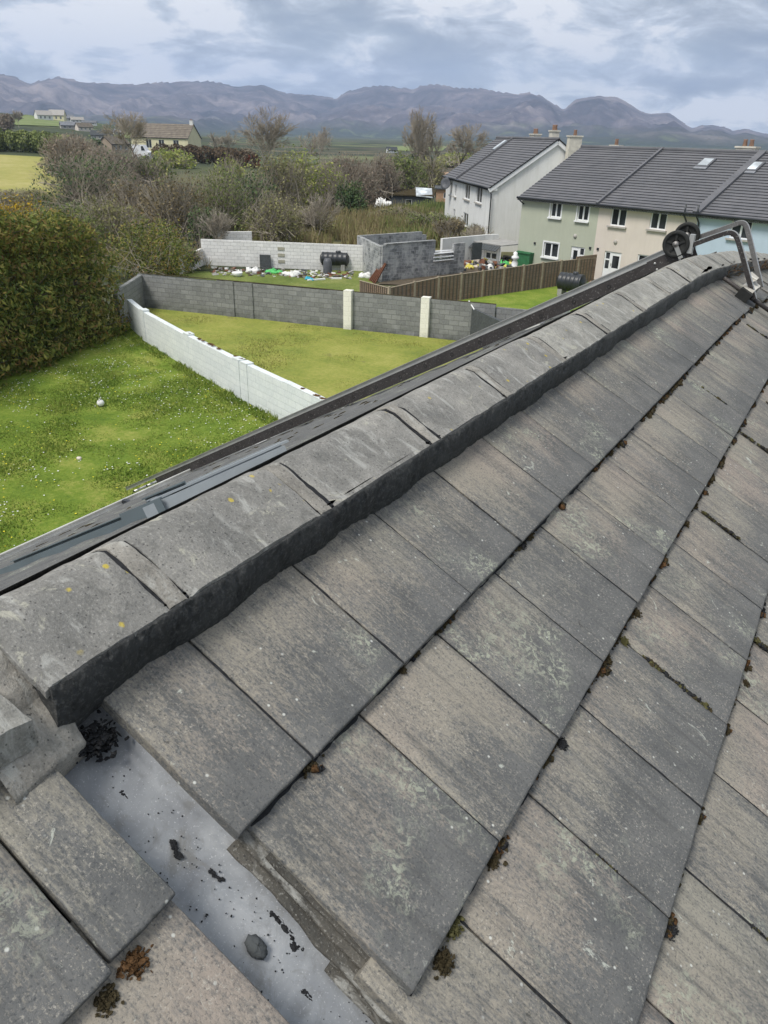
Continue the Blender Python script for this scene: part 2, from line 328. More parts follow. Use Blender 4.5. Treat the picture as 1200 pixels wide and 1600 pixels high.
mk_leaf('leaf_gorse', [(0.050, 0.070, 0.020), (0.200, 0.150, 0.020), (0.550, 0.360, 0.020), (0.620, 0.420, 0.030)], 0.9)
mk_leaf('leaf_rust', [(0.300, 0.070, 0.030), (0.420, 0.100, 0.050), (0.350, 0.120, 0.060)])
mk_leaf('leaf_beech', [(0.065, 0.046, 0.026), (0.111, 0.078, 0.046), (0.156, 0.111, 0.065)])
mk_leaf('blade', [(0.080, 0.150, 0.022), (0.170, 0.250, 0.038), (0.300, 0.330, 0.080)], 0.6)
mk_leaf('dry_stem', [(0.210, 0.165, 0.090), (0.330, 0.270, 0.150), (0.240, 0.255, 0.090)], 0.8)
simple('bark', (0.13, 0.115, 0.095), 0.95, 0.1, scale=2); simple('bark_pale', (0.36, 0.32, 0.26), 0.95, 0.1, scale=2); simple('twig', (0.35, 0.31, 0.25), 0.95, 0.1, scale=1)  # twig colour lightened to paint in the haze over distant trees
simple('pvc_white', (0.78, 0.79, 0.79), 0.4, 0.4, var=0.05); simple('black_plastic', (0.025, 0.028, 0.032), 0.4, 0.5, var=0.3)
simple('sill_grey', (0.40, 0.38, 0.35), 0.8, bump=0.003); simple('dark_void', (0.02, 0.02, 0.022), 0.9, 0.1)
simple('green_plastic', (0.04, 0.16, 0.07), 0.5, 0.4); simple('blue_plastic', (0.03, 0.36, 0.50), 0.5, 0.4); simple('bright_green', (0.10, 0.48, 0.14), 0.6)
simple('white_cloth', (0.72, 0.72, 0.70), 0.85, var=0.15); simple('rust_wood', (0.17, 0.075, 0.045), 0.85, var=0.35); simple('timber_new', (0.42, 0.27, 0.17), 0.85)
simple('yellow_plastic', (0.62, 0.55, 0.12), 0.6); simple('terracotta', (0.30, 0.19, 0.14), 0.85); simple('chimney_render', (0.60, 0.57, 0.49), 0.9, bump=0.004)
simple('moss', (0.055, 0.045, 0.026), 0.98, 0.05, var=0.6, scale=60, bump=0.004); simple('moss_green', (0.095, 0.09, 0.04), 0.98, 0.05, var=0.5, scale=80, bump=0.004)
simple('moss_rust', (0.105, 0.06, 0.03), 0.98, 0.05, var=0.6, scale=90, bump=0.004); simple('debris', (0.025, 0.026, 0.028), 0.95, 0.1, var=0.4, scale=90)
simple('grey_pvc', (0.125, 0.155, 0.17), 0.42, 0.45, var=0.12, scale=5); simple('grey_pvc_pale', (0.27, 0.30, 0.32), 0.42, 0.45, var=0.15, scale=5)
simple('gutter_pale', (0.50, 0.50, 0.48), 0.6, var=0.2); simple('rubber', (0.022, 0.023, 0.022), 0.7, 0.3, var=0.3, scale=30)
simple('slate_dark', (0.075, 0.082, 0.085), 0.85, var=0.3, scale=10, bump=0.004); simple('grey_board', (0.23, 0.24, 0.26), 0.7)
simple('daisy', (0.85, 0.85, 0.83), 0.8); simple('buttercup', (0.80, 0.68, 0.04), 0.6); simple('satellite_grey', (0.085, 0.09, 0.10), 0.5); simple('car_white', (0.75, 0.76, 0.78), 0.3, 0.5, var=0.03)
simple('car_grey', (0.3, 0.32, 0.34), 0.3, 0.5, var=0.05); simple('concrete', (0.33, 0.325, 0.31), 0.9, var=0.2, bump=0.004); simple('soil', (0.10, 0.08, 0.055), 0.97, var=0.4, scale=3, bump=0.02)
def mk_alu(name, c, rough):
    q = Mat(name, rough, 0.5, 0.85); v = q.co('Object'); n = q.noise(v, 6, 6, 0.65)
    d = q.noise(v, 70, 4, 0.7)
    k = q.ramp(n, [(0.3, tuple(x*0.7 for x in c)), (0.7, c)]); k = q.mix(q.ramp(d, [(0.58, 0.0), (0.7, 0.6)]), k, (0.5, 0.49, 0.46))
    q.col(k); q.rough(q.ramp(n, [(0.3, rough+0.15), (0.7, rough)])); MT[name] = q.m
mk_alu('aluminium', (0.62, 0.62, 0.60), 0.42); mk_alu('aluminium_dull_shade', (0.10, 0.092, 0.09), 0.62); mk_alu('aluminium_mid', (0.30, 0.29, 0.28), 0.5)
def mk_glass(name, c, rough=0.12):
    q = Mat(name, rough, 0.6); v = q.co('Object'); q.col(q.ramp(q.noise(v, 0.9, 2, 0.5), [(0.4, c), (0.6, tuple(x*2.0+0.01 for x in c))])); MT[name] = q.m
mk_glass('window_glass', (0.020, 0.023, 0.026)); mk_glass('sky_glass', (0.35, 0.38, 0.40), 0.3)
def mk_timber():
    q = Mat('fence_timber', 0.9, 0.15); v = q.co('Object'); uv = q.tc.outputs['UV']
    mp = q.N('ShaderNodeMapping'); mp.inputs['Scale'].default_value = (0.9, 9.0, 1); q.L(uv, mp.inputs[0])
    n = q.noise(mp.outputs[0], 1.0, 6, 0.7, 0.3)
    c = q.ramp(n, [(0.3, (0.15, 0.095, 0.065)), (0.5, (0.25, 0.17, 0.12)), (0.7, (0.34, 0.245, 0.18))])
    c = q.mix(q.ramp(q.noise(v, 0.8, 4, 0.6), [(0.4, 0.0), (0.7, 0.5)]), c, (0.24, 0.21, 0.18)); q.col(c); MT['timber'] = q.m
    q2 = Mat('fence_concrete_post', 0.9, 0.15); q2.col(q2.ramp(q2.noise(q2.co('Object'), 5, 4), [(0.3, (0.30, 0.25, 0.19)), (0.7, (0.42, 0.35, 0.27))])); MT['post'] = q2.m
mk_timber()
def mk_roof():
    q = Mat('far_roof_tile', 0.85, 0.25); v = q.co('Object')
    n = q.noise(v, 0.9, 6, 0.65)
    c = q.ramp(n, [(0.3, (0.105, 0.108, 0.118)), (0.7, (0.152, 0.152, 0.162))]); c = q.mix(q.ramp(q.noise(v, 12, 4, 0.7), [(0.5, 0.0), (0.7, 0.35)]), c, (0.21, 0.205, 0.21))
    q.col(c); q.bump(q.noise(v, 9, 4, 0.7), 0.4, 0.01); MT['far_roof'] = q.m
    q = Mat('edge_lap_shade', 0.95, 0.1); q.col(q.ramp(q.noise(q.co('Object'), 6, 3), [(0.3, (0.022, 0.023, 0.025)), (0.7, (0.045, 0.046, 0.05))])); MT['edge_lap_shade'] = q.m  # dark tile edges; on the course risers they paint in the lap shadow
    q = Mat('brown_roof', 0.9, 0.2); q.col(q.ramp(q.noise(q.co('Object'), 1.0, 5), [(0.3, (0.13, 0.11, 0.09)), (0.7, (0.22, 0.19, 0.15))])); MT['brown_roof'] = q.m
mk_roof()

# ------------------------------------------------------------------ geometry helpers
def tag(o, label=None, cat=None, group=None, kind=None):
    if label: o['label'] = label
    if cat: o['category'] = cat
    if group: o['group'] = group
    if kind: o['kind'] = kind
    return o
def empty(name, loc, label=None, cat=None, group=None):
    o = bpy.data.objects.new(name, None); o.location = tuple(float(c) for c in loc); o.empty_display_size = 0.2; C.objects.link(o)
    return tag(o, label, cat, group)
def wloc(p):
    v = Vector((0, 0, 0))
    while p is not None: v += p.location; p = p.parent
    return v
def V(*a): return np.array(a, float)
class MB:
    """collects shapes in world coordinates and links them as one mesh object"""
    def __init__(s): s.v = []; s.f = []; s.uv = []; s.mi = []; s.sm = []
    def add(s, vs, fs, uvs=None, mi=0, smooth=False):
        k = len(s.v); s.v += [tuple(float(c) for c in p) for p in vs]
        for i, f in enumerate(fs):
            s.f.append([a+k for a in f]); s.uv.append(uvs[i] if uvs else [(0, 0)]*len(f)); s.mi.append(mi); s.sm.append(smooth)
        return s
    def quad(s, a, b, c, d, mi=0, uv=None): return s.add([a, b, c, d], [(0, 1, 2, 3)], [uv] if uv else None, mi)
    def box(s, c, size, ax=None, mi=0, jit=0.0, bottom=True, uvo=None):
        c = np.array(c, float); X, Y, Z = [np.array(a, float) for a in (ax if ax is not None else ((1, 0, 0), (0, 1, 0), (0, 0, 1)))]
        h = np.array(size)/2.0; P = []; Lc = []
        for i in (-1, 1):
            for j in (-1, 1):
                for k in (-1, 1):
                    l = np.array((i, j, k))*h; Lc.append(l)
                    P.append(c + X*l[0] + Y*l[1] + Z*l[2] + (np.array([rnd.uniform(-jit, jit) for _ in range(3)]) if jit else 0))
        F = [((0, 1, 3, 2), 1, 2), ((4, 6, 7, 5), 1, 2), ((0, 4, 5, 1), 0, 2), ((2, 3, 7, 6), 0, 2), ((1, 5, 7, 3), 0, 1), ((0, 2, 6, 4), 0, 1)]
        o = (h[0], h[1], h[2]) if uvo is None else uvo
        s.add(P, [f[0] for f in F], [[(Lc[i][f[1]]+o[f[1]], Lc[i][f[2]]+o[f[2]]) for i in f[0]] for f in F], mi); return s
    def beam(s, a, b, w, h, up=(0, 0, 1), mi=0):
        a = np.array(a, float); b = np.array(b, float); X = b-a; L = np.linalg.norm(X); X = X/L
        Y = np.cross(up, X); Y /= np.linalg.norm(Y); Z = np.cross(X, Y); return s.box((a+b)/2, (L, w, h), (X, Y, Z), mi)
    def tube(s, pts, r, n=8, mi=0, cap=True, smooth=True):
        pts = [np.array(p, float) for p in pts]; rs = r if isinstance(r, (list, tuple)) else [r]*len(pts)
        vs = []; fs = []; up = V(0.13, 0.31, 0.94)
        for i, p in enumerate(pts):
            d = pts[min(i+1, len(pts)-1)] - pts[max(i-1, 0)]; d /= np.linalg.norm(d)
            a = np.cross(up, d); a /= np.linalg.norm(a); b = np.cross(d, a)
            for k in range(n):
                t = 2*math.pi*k/n; vs.append(p + (a*math.cos(t)+b*math.sin(t))*rs[i])
        for i in range(len(pts)-1):
            for k in range(n): fs.append((i*n+k, i*n+(k+1) % n, (i+1)*n+(k+1) % n, (i+1)*n+k))
        if cap: fs.append(tuple(range(n))[::-1]); fs.append(tuple((len(pts)-1)*n+k for k in range(n)))
        return s.add(vs, fs, None, mi, smooth)
    def lathe(s, c, ax, prof, n=24, mi=0, smooth=True):
        """prof: (distance along the axis, radius)"""
        c = np.array(c, float); ax = np.array(ax, float); ax /= np.linalg.norm(ax)
        a = np.cross(ax, V(0.2, 0.1, 1.0) if abs(ax[2]) < .9 else V(1, 0, 0)); a /= np.linalg.norm(a); b = np.cross(ax, a)
        vs = []; fs = []
        for h, r in prof:
            for k in range(n):
                t = 2*math.pi*k/n; vs.append(c+ax*h+(a*math.cos(t)+b*math.sin(t))*r)
        for i in range(len(prof)-1):
            for k in range(n): fs.append((i*n+k, i*n+(k+1) % n, (i+1)*n+(k+1) % n, (i+1)*n+k))
        return s.add(vs, fs, None, mi, smooth)
    def prism(s, poly, vec, mi=0):
        """poly: list of 3-D points, extruded by vec"""
        poly = [np.array(p, float) for p in poly]; n = len(poly); vec = np.array(vec, float)
        vs = poly+[p+vec for p in poly]; fs = [tuple(range(n))[::-1], tuple(range(n, 2*n))]+[(i, (i+1) % n, n+(i+1) % n, n+i) for i in range(n)]
        return s.add(vs, fs, None, mi)
    def blob(s, c, r, seed=0, n=6, rough=0.35, mi=0, ax=None):
        q = random.Random(seed); c = np.array(c, float); r = np.array(r if isinstance(r, (tuple, list)) else (r, r, r), float)
        A = ax if ax is not None else np.eye(3); vs = []; fs = []; w = 2*n
        for i in range(n+1):
            ph = math.pi*i/n
            for k in range(w):
                t = 2*math.pi*k/w; e = 1+q.uniform(-rough, rough); l = V(math.sin(ph)*math.cos(t), math.sin(ph)*math.sin(t), math.cos(ph))*r*e
                vs.append(c + l[0]*np.array(A[0])+l[1]*np.array(A[1])+l[2]*np.array(A[2]))
        for i in range(n):
            for k in range(w): fs.append((i*w+k, (i+1)*w+k, (i+1)*w+(k+1) % w, i*w+(k+1) % w))
        return s.add(vs, fs, None, mi, n > 4)
    def build(s, name, mats, parent=None, label=None, bevel=0.0):
        me = bpy.data.meshes.new(name); o = bpy.data.objects.new(name, me); C.objects.link(o)
        if parent is not None: o.parent = parent; off = wloc(parent)
        else: off = Vector((0, 0, 0))
        vs = [(a-off.x, b-off.y, c-off.z) for a, b, c in s.v]
        me.from_pydata(vs, [], s.f)
        ul = me.uv_layers.new(name='UVMap'); fl = [x for uv in s.uv for p in uv for x in p]; ul.data.foreach_set('uv', fl)
        if not isinstance(mats, (list, tuple)): mats = [mats]
        for mm in mats: me.materials.append(MT[mm] if isinstance(mm, str) else mm)
        me.polygons.foreach_set('material_index', s.mi); me.polygons.foreach_set('use_smooth', s.sm); me.update()
        if bevel > 0:
            b = o.modifiers.new('bevel', 'BEVEL'); b.width = bevel; b.segments = 2; b.limit_method = 'ANGLE'; b.angle_limit = R_(40)
        if label: o['label'] = label
        return o
def recenter(o):
    """put a one-mesh thing's origin at the base of the thing"""
    me = o.data; n = len(me.vertices); co_ = np.zeros(n*3); me.vertices.foreach_get('co', co_); co_ = co_.reshape(-1, 3)
    c = np.array([co_[:, 0].mean(), co_[:, 1].mean(), co_[:, 2].min()]); me.vertices.foreach_set('co', (co_-c).ravel()); o.location = tuple(o.location[i]+c[i] for i in range(3)); return o
def fastmesh(name, verts, faces, mat, parent=None, loc=None):
    """verts (n,3) array, faces (m,k) array with a constant k"""
    me = bpy.data.meshes.new(name); verts = np.asarray(verts, float); faces = np.asarray(faces)
    if parent is not None: verts = verts - np.array(wloc(parent))
    elif loc is not None: verts = verts - np.array(loc)
    me.vertices.add(len(verts)); me.vertices.foreach_set('co', verts.ravel()); k = faces.shape[1]
    me.loops.add(faces.size); me.loops.foreach_set('vertex_index', faces.ravel().astype(np.int32)); me.polygons.add(len(faces))
    me.polygons.foreach_set('loop_start', (np.arange(len(faces))*k).astype(np.int32)); me.update(calc_edges=True); me.validate()
    me.materials.append(MT[mat]); o = bpy.data.objects.new(name, me); C.objects.link(o)
    if parent is not None: o.parent = parent
    elif loc is not None: o.location = tuple(loc)
    return o
def vnoise(x, y, seed=0):
    """smooth value noise, numpy"""
    x = np.asarray(x, float); y = np.asarray(y, float); xi = np.floor(x).astype(int); yi = np.floor(y).astype(int); u = x-xi; v = y-yi
    u = u*u*(3-2*u); v = v*v*(3-2*v)
    def hsh(a, b):
        n = (a*374761393 + b*668265263 + seed*1274126177) & 0x7fffffff; n = ((n ^ (n >> 13))*1274126177) & 0x7fffffff; return (n & 0xffff)/65535.0
    return (hsh(xi, yi)*(1-u)+hsh(xi+1, yi)*u)*(1-v)+(hsh(xi, yi+1)*(1-u)+hsh(xi+1, yi+1)*u)*v
def fbm(x, y, seed=0, o=4, g=0.5):
    s = 0; a = 1; t = 0
    for i in range(o): s = s+a*vnoise(np.asarray(x)*2**i, np.asarray(y)*2**i, seed+i*17); t += a; a *= g
    return s/t

# ------------------------------------------------------------------ our roof
TH = 0.53223; TW = 0.30; TG = 0.326                       # pitch, tile cover width, course gauge
DN = V(math.cos(TH), 0, -math.sin(TH)); NN = V(math.sin(TH), 0, math.cos(TH)); UY = V(0, 1, 0)
def sag(u): return -.052*max(0.0, u-4.2)**1.35          # the ridge line dips towards its far end
def S(u, v, h=0.0): return DN*v + UY*u + NN*h + V(0, 0, sag(u))             # near slope: along the ridge, down the slope, out of it
TF = R_(29.3); APX = V(-0.39, 0, 0.23)
DF = V(-math.cos(TF), 0, -math.sin(TF)); NF = V(-math.sin(TF), 0, math.cos(TF))
def SF(u, s, h=0.0): return APX + DF*s + UY*u + NF*h + V(0, 0, sag(u) if u > 5.6 else 0)
LF = 5.55                                                 # length of the far slope

def tile_mesh(w, seed, l0=-0.07, thick=0.0225, nx=12, ny=15):
    """concrete tile, local x along the ridge from 0 to w, y down the slope, z out; worn edges"""
    q = np.random.RandomState(seed); g = 0.0024
    xs = np.concatenate([[0, .0022], np.linspace(.02, w-.02, nx-4), [w-.0022, w]]) ; ys = np.concatenate([[l0], np.linspace(0, TG-.02, ny-4), [TG-.005, TG-.0018, TG]])
    xs = xs*(w-2*g)/w+g; nx = len(xs); ny = len(ys); vs = []
    ej = fbm(np.linspace(0, 9, nx), np.full(nx, seed*3.1), seed, 3)-.5; sj = fbm(np.linspace(0, 9, ny), np.full(ny, seed*1.7), seed+5, 3)-.5; tj = fbm(np.linspace(0, 9, ny), np.full(ny, seed*2.3), seed+9, 3)-.5
    tw = q.uniform(-.0015, .0015)
    for j, y in enumerate(ys):
        for i, x in enumerate(xs):
            z = max(0, y)/TG*thick + tw*(x/w-.5)*2*(y/TG) + .0012*math.sin(x/w*math.pi)
            xx, yy = x, y
            if j == ny-1: z -= .0030; yy = y+ej[i]*.004
            elif j == ny-2: z -= .0008; yy = y+ej[i]*.004
            if i == 0 or i == nx-1: z -= .0022
            if i == 0: xx = x+sj[j]*.003
            if i == nx-1: xx = x+tj[j]*.003
            z += float(fbm(x*22+seed, y*22, seed, 2)-.5)*.0016
            vs.append((xx, yy, z))
    fs = [(j*nx+i, j*nx+i+1, (j+1)*nx+i+1, (j+1)*nx+i) for j in range(ny-1) for i in range(nx-1)]
    k = len(vs); top = len(fs)
    border = [(0, i) for i in range(nx)]+[(j, nx-1) for j in range(1, ny)]+[(ny-1, i) for i in range(nx-2, -1, -1)]+[(j, 0) for j in range(ny-2, 0, -1)]
    for j, i in border:
        x, y, z = vs[j*nx+i]; vs.append((x, y+(0.001 if j == ny-1 else 0), (max(0, ys[j])/TG*thick)-thick+.0005))
    n = len(border)
    for a in range(n):
        b = (a+1) % n; fs.append((border[a][0]*nx+border[a][1], k+a, k+b, border[b][0]*nx+border[b][1]))
    fs.append(tuple(k+a for a in range(n)))
    me = bpy.data.meshes.new('roof_tile'); me.from_pydata(vs, [], [f[::-1] for f in fs]); me.materials.append(MT['tile'])
    # outward normals
    bm = bmesh.new(); bm.from_mesh(me); bmesh.ops.recalc_face_normals(bm, faces=bm.faces); bm.to_mesh(me); bm.free()
    for p in me.polygons: p.use_smooth = p.index < top
    me.update(); return me
TMV = [tile_mesh(TW, k+1) for k in range(9)]
def slope_matrix(u, v, h=0.0, yaw=0.0, tilt=0.0):
    gs = (sag(u-.15+.01)-sag(u-.15-.01))/.02
    M = Matrix(((0, DN[0], NN[0], 0), (-1, DN[1], NN[1], 0), (-gs, DN[2], NN[2], 0), (0, 0, 0, 1)))   # local x runs back along the ridge
    p = S(u, v, h); return Matrix.Translation(tuple(p)) @ M @ Matrix.Rotation(yaw, 4, 'Z') @ Matrix.Rotation(tilt, 4, 'Y')
roof = empty('tiled_roof', (0, 0, 0), 'main grey brown concrete tiled roof slope right of the open gutter tray', 'roof')
def place_tile(me, M, parent, name='roof_tile'):
    o = bpy.data.objects.new(name, me); C.objects.link(o); o.parent = parent; o.matrix_local = M; return o
cand = []
for row in range(0, 9):
    v0 = (row-1)*TG
    ph = 0.0 if row % 2 == 0 else 0.15
    start = -0.185 if row % 2 == 0 else -0.155
    us = [ph+TW*k for k in range(0 if row % 2 == 0 else 0, 42)]
    if row % 2 == 0: cand.append((row, start, 0.0-start, v0))
    else: cand.append((row, start, 0.15-start, v0))
    for u in us: cand.append((row, u, TW, v0))
def seen(u, w, v0):
    best = 1e9
    for a in (0, .5, 1):
        for b in (0, .5, 1):
            p = proj(S(u+a*w, v0+b*TG))
            if -20 < p[0] < 1220 and -20 < p[1] < 1620: best = min(best, np.linalg.norm(S(u+a*w, v0+b*TG)-CAM))
    return best
cand = [(seen(u, w, v0), row, u, w, v0) for row, u, w, v0 in cand]; cand.sort()
rest_v = []; rest_f = []; nvis = 0
for i, (d, row, u, w, v0) in enumerate(cand):
    q = random.Random(i*31+5)
    if d < 1e8 and nvis < 99:
        nvis += 1
        me = TMV[i % 9] if abs(w-TW) < .001 else tile_mesh(w, 40+i)
        M = slope_matrix(u+w, v0, q.uniform(0, .0015), q.uniform(-.004, .004), q.uniform(-.003, .003))
        o = place_tile(me, M, roof)
        if abs(w-TW) > .001 and row == 0: o['label'] = 'cut end tile at the tray under the fresh mortar'
    else:
        me = TMV[i % 9]; k = len(rest_v); M = slope_matrix(u+w, v0, q.uniform(0, .0015), 0, 0)
        if abs(w-TW) > .001: continue
        rest_v += [tuple(M @ p.co) for p in me.vertices]; rest_f += [[a+k for a in p.vertices] for p in me.polygons]
me = bpy.data.meshes.new('more_tiles'); me.from_pydata(rest_v, [], rest_f); me.materials.append(MT['tile']); me.update()
mo = bpy.data.objects.new('more_tiles', me); C.objects.link(mo); mo.parent = roof; mo['kind'] = 'stuff'
b = MB(); b.quad(S(-.16, -.45, -.026), S(-.16, 3.0, -.026), S(12.5, 3.0, -.026), S(12.5, -.45, -.026)); b.build('underlay', 'debris', roof)
# dark strips: dirt in the side joints, painted contact shade along the laps
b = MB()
def dirt(b, P_, W_, w, n, seed):  # one dark strip, for joint dirt and for the painted lap shade
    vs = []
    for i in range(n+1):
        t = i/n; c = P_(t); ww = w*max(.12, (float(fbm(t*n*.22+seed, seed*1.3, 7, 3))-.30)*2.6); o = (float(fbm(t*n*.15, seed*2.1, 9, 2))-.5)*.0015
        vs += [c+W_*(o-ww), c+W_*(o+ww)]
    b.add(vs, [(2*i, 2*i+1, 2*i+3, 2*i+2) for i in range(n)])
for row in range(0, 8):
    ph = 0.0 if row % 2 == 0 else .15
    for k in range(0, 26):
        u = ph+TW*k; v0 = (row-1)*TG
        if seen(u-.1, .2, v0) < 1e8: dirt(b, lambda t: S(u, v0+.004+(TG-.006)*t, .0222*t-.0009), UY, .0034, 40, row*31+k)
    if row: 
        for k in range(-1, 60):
            if seen(k*.15, .15, (row-1)*TG-.1) < 1e8: dirt(b, lambda t: S(k*.15+.15*t+(.0 if k > -1 else .0), (row-1)*TG+.0035, .0022), DN, .0042, 26, row*77+k)  # contact shadow under each course step, laid on as a dark strip
b.build('joint_dirt_lap_shade', 'debris', roof)['kind'] = 'stuff'
# layered ragged edges of the cut tiles that stick out over the tray
for kk, (u0, w, va, vb, h) in enumerate(((-.184, .06, .00, .36, -.022), (-.170, .05, .0, .33, -.010), (-.196, .07, .22, .62, -.036), (-.168, .05, .20, .70, -.024), (-.160, .04, .05, .33, -.003))):
    bb = MB(); n = 40; vs = []
    for i in range(n+1):
        y = va+(vb-va)*i/n; e0 = u0+.010*(float(fbm(y*16, kk*3.3, kk, 4))-.5)+.05*max(0, (va+.03-y)); hh = h+.003*float(fbm(y*20, 5, kk+9, 3)-.5)
        for (du, dh) in ((w, 0), (.002, .0), (0, -.003), (.0, -.007), (.004, -.009), (w, -.009)): vs.append(S(e0+du, y, hh+dh))
    bb.add(vs, [(i*6+k, i*6+k+1, (i+1)*6+k+1, (i+1)*6+k) for i in range(n) for k in range(5)]+[tuple(range(6)), tuple(range(n*6+5, n*6-1, -1))], None, 0, False)
    bb.build('tile_underlap', 'edge_concrete', roof)
# bonding gutter tray between the two roofs
b = MB(); n = 60
prof = [(-.36, -.020), (-.335, -.024), (-.325, -.048), (-.31, -.056), (-.25, -.058), (-.19, -.057), (-.175, -.048), (-.168, -.026), (-.10, -.024)]
vs = []; fs = []
for j in range(n+1):
    v = -.30+3.0*j/n
    for k, (u, h) in enumerate(prof): vs.append(S(u+.002*math.sin(v*9), v, h+.0025*math.sin(v*14+k)+.0015*math.sin(v*37)))
m_ = len(prof); fs = [(j*m_+k, j*m_+k+1, (j+1)*m_+k+1, (j+1)*m_+k) for j in range(n) for k in range(m_-1)]
b.add(vs, fs, None, 0, True); tray = b.build('valley_tray', 'tray', None); tag(tray, 'pale blue grey fibreglass gutter tray showing between the two tiled roofs', 'gutter tray'); recenter(tray)

# ridge tiles: angular caps, rough band at each joint
JN = [-.245, .0, .425, .915, 1.392, 1.89, 2.43, 2.99, 3.50, 4.02, 4.52, 5.03, 5.54, 6.05, 6.56, 7.1]
JN = [-.280, .005, .425, .915, 1.392, 1.89, 2.43, 2.99, 3.50, 4.02, 4.52, 5.03, 5.54, 6.05, 6.56, 7.1, 7.6, 8.1, 8.6, 9.1, 9.6]
CX0, CZ0 = -.386, .238
def cap_profile(grow=0.0, hw=.143, rise=.075):
    out = []; n = 22; sl = math.tan(R_(33.5))
    for k in range(n+1):
        x = (-1+2*k/n)*(hw+grow); z = rise-(rise/hw)*x if x > 0 else rise+sl*x
        z -= .006*math.exp(-(x/.016)**2)*1.3
        out.append((x, z+grow*.9))
    return out
def cap_piece(b, ua, ub, grow, thick, seed, dz=0.0, slant=0.0, nseg=14, dx=0.0, ch=.006):
    pr = cap_profile(grow); m = len(pr); vs = []; rs = []
    for j in range(nseg+1):
        t = j/nseg; u = ua+(ub-ua)*t
        for k, (x, z) in enumerate(pr):
            nz = float(fbm(u*26+seed*7, x*26, seed, 3)-.5)*.006
            edge = -ch if (j == 0 or j == nseg) else 0
            vs.append((CX0+x+dx+(.004*float(fbm(u*30, seed, seed, 3)-.5) if k in (0, m-1) else 0), u+slant*x+(float(fbm(x*34+seed, j, seed, 2)-.5)*.007 if j in (0, nseg) else 0), CZ0+z+nz+edge+dz+sag(u)))
    fs = [(j*m+k, (j+1)*m+k, (j+1)*m+k+1, j*m+k+1) for j in range(nseg) for k in range(m-1)]
    b.add(vs, [f[::-1] for f in fs], None, 0, True)
    # underside and rim
    lo = [(x, y, z-thick) for x, y, z in vs]; k0 = 0
    rim = [j*m for j in range(nseg+1)]+[nseg*m+k for k in range(1, m)]+[j*m+m-1 for j in range(nseg-1, -1, -1)]+[k for k in range(m-2, 0, -1)]
    tv = [vs[i] for i in rim]; bv = [lo[i] for i in rim]; n = len(rim)
    b.add(tv+bv, [(i, (i+1) % n, n+(i+1) % n, n+i) for i in range(n)], None, 0, False)
ridge = empty('ridge_cap_run', (CX0, 0, CZ0), 'run of weathered grey angular cap tiles bedded along the main ridge', 'ridge tiles')
for k in range(len(JN)-1):
    a, c = JN[k], JN[k+1]; band = .042
    b = MB(); cap_piece(b, a+.002, c-band-.002, .0, .012, k+3, dz=.003*math.sin(k*2.1), nseg=18, slant=.003*math.sin(k*3.7), dx=.002*math.cos(k*5.1))
    o = b.build('ridge_tile', 'ridge_cap' if k < 5 else 'ridge_cap_pale', ridge)
    if k == 0: o['label'] = 'end ridge tile with yellow lichen spots beside the broken joint'
    b = MB(); cap_piece(b, c-band+.0012, c-.0012, -.0015, .02, k+33, nseg=5, ch=.002); cl_ = b.build('joint_collar', 'old_mortar', ridge)
    b = MB(); cap_piece(b, c-band-.008, c+.008, -.0050, .03, k+53, nseg=3, ch=.0); b.build('joint_dirt', 'debris', cl_)
b = MB(); cap_piece(b, -.266, .01, -.010, .06, 77, nseg=8, dz=-.004); b.build('end_bedding', 'old_mortar', ridge)
# mortar bedding on our side
b = MB(); NU = 1500; NT = 18; U0, U1 = -.272, 9.4; vs = []
for i in range(NU+1):
    u = U0+(U1-U0)*(i/NU)**1.35
    low = -.292+.020*float(fbm(u*5.5, 2.2, 4, 3)-.5)+.004*math.sin(u*21)+.006*float(fbm(u*45, 3.1, 14, 3)-.5)
    topx = -.243+.005*float(fbm(u*9, 7, 8, 3)-.5); hh = 1.0
    
    P0 = S(0, low, .010); P1 = V(topx, 0, sag(u)*0+CZ0-.001+.004*float(fbm(u*11, 1, 3, 2)-.5))
    for k in range(NT+1):
        t = k/NT; p = P0*(1-t*hh)+P1*(t*hh); bul = math.sin(t*math.pi)*.010+.004
        rr = float(fbm(u*30, t*1.3, 11, 4)-.5)*.012+float(fbm(u*85, t*7, 21, 4)-.5)*.005-.006*max(0, float(fbm(u*70, t*3, 5, 3))-.64)*6
        if k == 0: p = p-NN*.03
        if k == NT: rr = -.002; bul = 0
        vs.append((p[0]+(bul+rr)*.8, u, p[2]+(bul+rr)*.5+sag(u)))
fs = [(i*(NT+1)+k, (i+1)*(NT+1)+k, (i+1)*(NT+1)+k+1, i*(NT+1)+k+1) for i in range(NU) for k in range(NT)]
b.add(vs, fs, None, 0, True)
c0_ = len(b.v)
b.add([vs[k] for k in range(NT+1)]+[V(vs[k][0]-.10, vs[k][1]+.005, vs[k][2]-.01) for k in range(NT+1)], [(k, k+1, NT+2+k, NT+1+k) for k in range(NT)], None, 0, True)
b.build('mortar_bedding', 'mortar', ridge)
b = MB(); b.box((CX0+.02, 2.2, CZ0-.035), (.225, 4.94, .075))
for k in range(10): b.box((CX0+.02, 4.9+.5*k, CZ0-.04+sag(4.95+.5*k)), (.22, .52, .075)); b.build('inner_bedding', 'old_mortar', ridge)
b = MB()                                                  # far side pointing
vs = []
for i in range(121):
    u = -.26+9.7*i/120
    for k, (x, z) in enumerate(((-.535, -.012), (-.54, -.02), (-.565+.01*float(fbm(u*6, 3, 2, 3)), -.045), (-.60+.02*float(fbm(u*7, 9, 5, 3)), -.115))):
        vs.append((x, u, CZ0+z+sag(u)))
b.add(vs, [(i*4+k, i*4+k+1, (i+1)*4+k+1, (i+1)*4+k) for i in range(120) for k in range(3)], None, 0, True); b.build('far_bedding', 'mortar', ridge)

